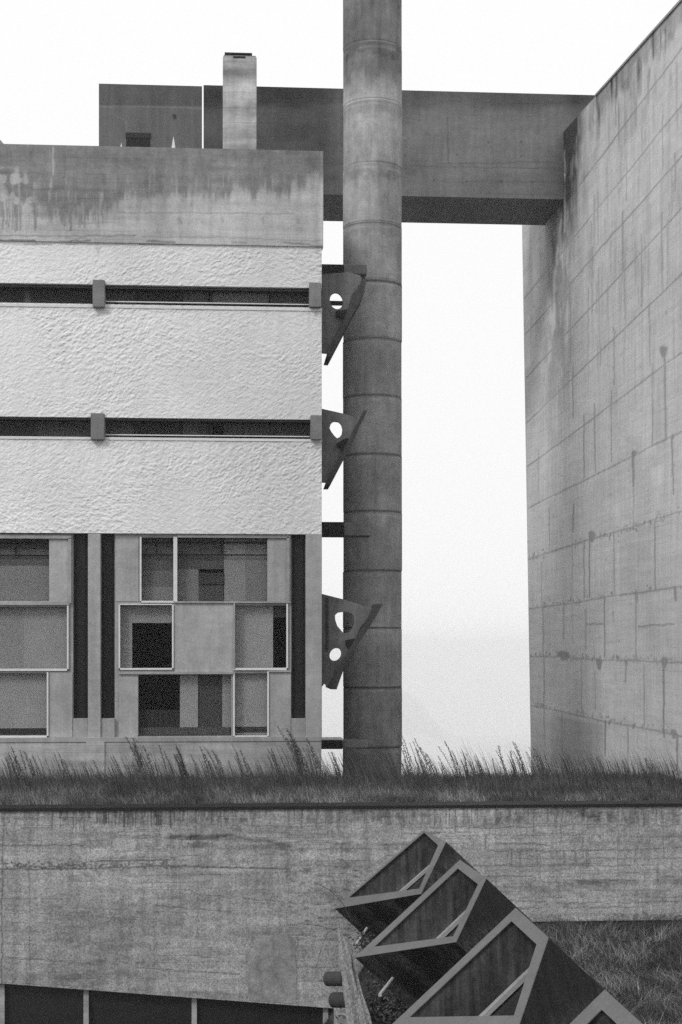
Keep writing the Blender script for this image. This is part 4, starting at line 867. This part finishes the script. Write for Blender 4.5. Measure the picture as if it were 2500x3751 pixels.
# tall weeds
def weed_mesh(kind, seed):
    r = random.Random(seed); m = MB(); H = 1.0; pts = []
    bend = -.24-.18*r.random(); nseg = 7
    for k_ in range(nseg+1):
        t = k_/nseg; pts.append(Vector((bend*t**1.5, .02*math.sin(t*4+seed), H*t-.06*t*t)))
    for k_ in range(nseg): m.cyl(pts[k_], pts[k_+1], .0065*(1-.6*k_/nseg), .0065*(1-.6*(k_+1)/nseg), 5)
    def leaf(p, d, L_, w_):
        d = d.normalized(); s_ = d.cross(Vector((r.uniform(-1, 1), r.uniform(-1, 1), .6))).normalized()*w_; mid = p+d*L_*.5+Vector((0, 0, -.02*L_)); e = p+d*L_
        m.add([p, mid+s_, e, mid-s_], [(0, 1, 2, 3)])
    k_ = r.uniform(.25, .4) if kind else .15
    nl = 95 if kind else 75
    for i in range(nl):
        t = k_+(1-k_)*i/nl; j = min(int(t*nseg), nseg-1); p = pts[j].lerp(pts[j+1], t*nseg-j); a = r.uniform(0, 6.28)
        L_ = (.075 if kind else .06)*r.uniform(.5, 1.25)*(1.25-t*.75)
        leaf(p, Vector((math.cos(a)-.25, math.sin(a), r.uniform(.1, 1.3))), L_, .006+.005*r.random())
        if kind and r.random() < .25:
            q = p+Vector((math.cos(a)*.05-.02, math.sin(a)*.05, .05)); m.cyl(p, q, .0015, .0012, 3); leaf(q, Vector((math.cos(a), 0, .4)), .018, .008)
    m.st = [r.random()*.6+.1]*len(m.v)
    me = bpy.data.meshes.new('tall_weed'); me.from_pydata(m.v, [], m.f); me.update(); a = me.attributes.new('tone', 'FLOAT', 'POINT'); a.data.foreach_set('value', np.array(m.st, dtype=np.float32)); me.materials.append(M['weed'])
    return me
wm = [weed_mesh(i % 2, 40+i) for i in range(9)]
def weeds(xs_, label, group, fixed=None):
    for i, (px, top) in enumerate(xs_):
        Yw = random.uniform(27.2, 29.7); b = P(px, 2840, Yw); b.z = ZT-.06; t = P(px, top, Yw)
        s_ = max(t.z-b.z, .2)/.96
        o = bpy.data.objects.new('tall_weed', wm[random.randrange(9)]); COL.objects.link(o); o.location = b
        o.scale = (s_*random.uniform(.8, 1.1), s_*random.uniform(.8, 1.1), s_); o.rotation_euler = (0, 0, random.uniform(-.5, .5))
        tag(o, label, 'weed', group)
def spread(a, b, n, lo, hi): return [(random.uniform(a, b), random.uniform(lo, hi)) for _ in range(n)]
env = lambda x: np.interp(x, [0, 80, 230, 350, 420, 500, 590, 700, 780, 870, 960, 1100, 1180], [2790, 2740, 2770, 2790, 2770, 2750, 2710, 2760, 2730, 2740, 2780, 2690, 2720])
fac = [(x_, env(x_)+abs(random.gauss(0, 38))) for x_ in [random.uniform(-10, 1180) for _ in range(105)]]
fac += [(85, 2732), (100, 2745), (245, 2755), (522, 2720), (528, 2700), (545, 2735), (690, 2725), (700, 2735), (770, 2728), (800, 2730), (820, 2745), (900, 2722), (920, 2745), (600, 2760), (1120, 2665), (1135, 2690), (1110, 2700), (1175, 2700), (1080, 2730), (1060, 2740), (1150, 2730)]
fac = fac[:-11]+fac[-11:]
def solo(px, top, label): weeds([(px, top)], label, 'outstanding tall weeds')
solo(1108, 2655, 'tallest weed of the clump before the right corner pillar of the white building')
solo(1512, 2668, 'tallest seeded weed against the sky, rising right beside the column')
solo(528, 2696, 'tall forked weed reaching the sill under the wide dark lower window')
solo(243, 2752, 'lone dark weed before the pillar between the two vertical slits')
solo(1925, 2712, 'tall thin weed against the sky just left of the church wall')
solo(1990, 2730, 'tall leafy weed at the near corner foot of the church wall')
solo(1680, 2708, 'bushy topped weed in the middle of the sky gap')
weeds(fac, 'thin dark weed leaning left against the foot of the white building', 'tall weeds before the white building')
weeds(spread(1190, 1255, 12, 2745, 2810), 'weed stem in the narrow gap between building and column', 'weeds in the narrow gap')
weeds(spread(1262, 1468, 22, 2740, 2815), 'weed stem in front of the foot of the column', 'weeds before the column')
sky = [(1512, 2672), (1508, 2700), (1540, 2715), (1575, 2700), (1565, 2712), (1600, 2755), (1680, 2712), (1672, 2730), (1720, 2745), (1750, 2755), (1782, 2758), (1800, 2770), (1820, 2775), (1858, 2728), (1865, 2745), (1895, 2745), (1925, 2718), (1935, 2750), (1640, 2765), (1620, 2758), (1530, 2740), (1500, 2730), (1555, 2740), (1590, 2735), (1770, 2765), (1740, 2770), (1690, 2750), (1885, 2760), (1912, 2770)]
sky += spread(1478, 1940, 75, 2775, 2828)
weeds(sky, 'seeded weed standing dark against the pale sky gap', 'weeds against the sky')
weeds([(1985, 2735), (2000, 2742), (2020, 2760), (1975, 2750), (2205, 2755), (2220, 2770), (2240, 2780), (2300, 2785), (2370, 2790), (2260, 2790)]+spread(1950, 2500, 60, 2760, 2830), 'weed growing in front of the foot of the church wall', 'weeds before the church wall')
# ------------------------------------------------------------------ wooden post, masonry, brambles, bush
post = empty('wooden_post', P(1330, 3751, 17.6), 'weathered split wooden post leaning beside the light cannons', 'post')
def strand(pts, wd, th, name, parent, mat=None):
    m = MB(); vs = []; fs = []; r = random.Random(len(pts)*7)
    for (p, w_) in zip(pts, wd):
        for a, b in ((-1, -1), (-.2, -1.35), (.45, -.9), (1, -1.1), (1, 1), (-1, 1)): vs.append(p+Vector((a*w_/2*(1+r.uniform(-.12, .12)), b*th/2, 0)))
    for i in range(len(pts)-1):
        for k_ in range(6): fs.append((i*6+k_, i*6+(k_+1) % 6, i*6+6+(k_+1) % 6, i*6+6+k_))
    fs += [tuple(range(6)), tuple(range(len(vs)-1, len(vs)-7, -1))]
    m.add(vs, fs); return m.build(name, mat or M['wood'], parent)
pw = [(1238, 3368, 3), (1242, 3400, 9), (1252, 3440, 24), (1262, 3500, 38), (1272, 3560, 44), (1284, 3620, 50), (1292, 3680, 54), (1300, 3730, 60), (1308, 3800, 64)]
strand([P(a, b, 18.6-.9*i/8) for i, (a, b, c) in enumerate(pw)], [c*18.2/F for *_, c in pw], .10, 'post_timber', post)
pw = [(1285, 3440, 8), (1300, 3560, 14), (1318, 3640, 22), (1336, 3710, 34), (1352, 3790, 44)]
strand([P(a, b, 18.4-.8*i/4) for i, (a, b, c) in enumerate(pw)], [c*18/F for *_, c in pw], .06, 'split_timber', post)
for (a, b, c, d) in ((1201, 3559, 1252, 3612), (1221, 3635, 1274, 3691)):
    p0 = P(a, (b+d)/2, 18.9); p1 = P(c+14, (b+d)/2, 18.7); MB().cyl(p0, p1, (d-b)/2*18.9/F, None, 20).build('log_peg', M['flowerd'], post, .006)
m = MB(); m.rbox(1238, 3694, 1272, 3716, 20.4, .35); m.rbox(1232, 3716, 1312, 3800, 20.3, .5)
tag(m.build('masonry_stub', M['patch'], None, .02, stain=True), 'small pale masonry stub behind the wooden post', 'masonry')
r = random.Random(21)
def bramble(pts, w_, label):
    m = MB(); P3 = [P(*p) for p in pts]
    def cr4(a, b, c, d, t): return .5*((2*b)+(c-a)*t+(2*a-5*b+4*c-d)*t*t+(3*b-a-3*c+d)*t**3)
    full = []
    for i in range(len(P3)-1):
        a = P3[max(i-1, 0)]; b = P3[i]; c = P3[i+1]; d = P3[min(i+2, len(P3)-1)]
        full += [cr4(a, b, c, d, t/6) for t in range(6)]
    for i in range(len(full)-1): m.cyl(full[i], full[i+1], w_*.6, w_*.6, 5)
    for p in full[::2]:
        for _ in range(1):
            d = Vector((r.uniform(-1, 1), r.uniform(-.5, .5), r.uniform(-1, 1))).normalized()*.022; s_ = Vector((d.z, .1, -d.x))*.2
            m.add([p, p+d*.5+s_, p+d, p+d*.5-s_], [(0, 1, 2, 3)])
    m.st = [.1]*len(m.v)
    o = m.build('bramble_shoot', M['weed'], None, stain=True, attr='tone'); tag(o, label, 'bramble'); return o
bramble([(1100, 3383, 20.5), (1160, 3390, 20.4), (1215, 3404, 20.2), (1262, 3425, 20.0), (1300, 3447, 19.8)], .006, 'bare twig arching across the wall towards the first drain pipe')
bramble([(1180, 3245, 20.5), (1210, 3262, 20.4), (1240, 3290, 20.2), (1262, 3320, 20.0), (1290, 3380, 19.9)], .007, 'small leafy twig hanging below the tip of the farthest cannon')
bramble([(1160, 3540, 20.0), (1180, 3470, 20.1), (1200, 3420, 20.2), (1240, 3395, 20.2)], .004, 'thin twig curving up the wall left of the wooden post')
bramble([(1290, 3720, 18.0), (1325, 3668, 18.1), (1362, 3635, 18.2), (1400, 3604, 18.3)], .005, 'straight twig crossing in front of the post below the second drain pipe')
def bush(name, px, py, Y, rx, rz, n, label):
    c = P(px, py, Y); m = MB(); q = random.Random(int(px))
    for i in range(n):
        p = c+Vector((q.gauss(0, rx*.5), q.gauss(0, .3), q.gauss(0, rz*.5))); d = Vector((q.uniform(-1, 1), q.uniform(-1, 1), q.uniform(-.6, 1))).normalized()*q.uniform(.04, .10); s_ = d.orthogonal().normalized()*.012
        m.add([p, p+d*.5+s_, p+d, p+d*.5-s_], [(0, 1, 2, 3)], [q.random()**2]*4)
    for i in range(14):
        a = c+Vector((q.gauss(0, rx*.3), 0, -rz)); m.cyl(a, c+Vector((q.gauss(0, rx*.6), q.gauss(0, .2), q.uniform(0, rz))), .006, .003, 4)
    o = m.build(name, M['bush'], None, stain=True, attr='tone'); tag(o, label, 'bush'); return o
bush('scrub_bush', 1425, 3680, 18.6, .28, .30, 1500, 'dark scrubby bush under the second light cannon')
bush('scrub_bush', 1375, 3740, 18.3, .28, .16, 900, 'low paler scrub at the bottom edge beside the wooden post')
bush('scrub_bush', 1345, 3460, 20.2, .14, .10, 260, 'small tuft of weeds by the first drain pipe')
# ------------------------------------------------------------------ distant wood in the mist
r = random.Random(4); m = MB()
for i in range(520):
    px = r.uniform(1380, 1900); 
    Yd = r.uniform(4000, 4400); g0 = P(px, 2600, Yd); gz_ = float(ground_z(np.array(g0.x), np.array(Yd)))+float(hill_h(np.array(g0.x), np.array(Yd)))
    H = r.uniform(16, 30)
    for k_ in range(26):
        d = Vector((r.gauss(0, 1), r.gauss(0, 1), r.gauss(0, 1))).normalized(); c = Vector((g0.x, Yd, gz_+H*.6))+Vector((d.x*H*.4, d.y*H*.4, d.z*H*.45)); s_ = r.uniform(2, 5)
        u = Vector((r.uniform(-1, 1), r.uniform(-1, 1), r.uniform(-1, 1))).normalized(); v_ = u.orthogonal().normalized()
        m.add([c-u*s_, c+v_*s_, c+u*s_, c-v_*s_], [(0, 1, 2, 3)], [r.random()]*4)
tag(m.build('distant_wood', M['bush'], None, stain=True, attr='tone'), 'faint wood on the far hillside almost lost in mist', 'wood', kind='stuff')
# ------------------------------------------------------------------ haze
hz = MB().box(-2600, 2600, -70, 5400, -620, ZC+16.2)
b = N('pale_mist'); pv = b.n('ShaderNodeVolumePrincipled'); pv.inputs['Color'].default_value = (1, 1, 1, 1); pv.inputs['Density'].default_value = .0007; pv.inputs['Anisotropy'].default_value = 0.45
b.l(pv.outputs[0], b.o.inputs['Volume']); ho = hz.build('haze', b.m, None); tag(ho, 'thin pale mist filling the air', kind='stuff')
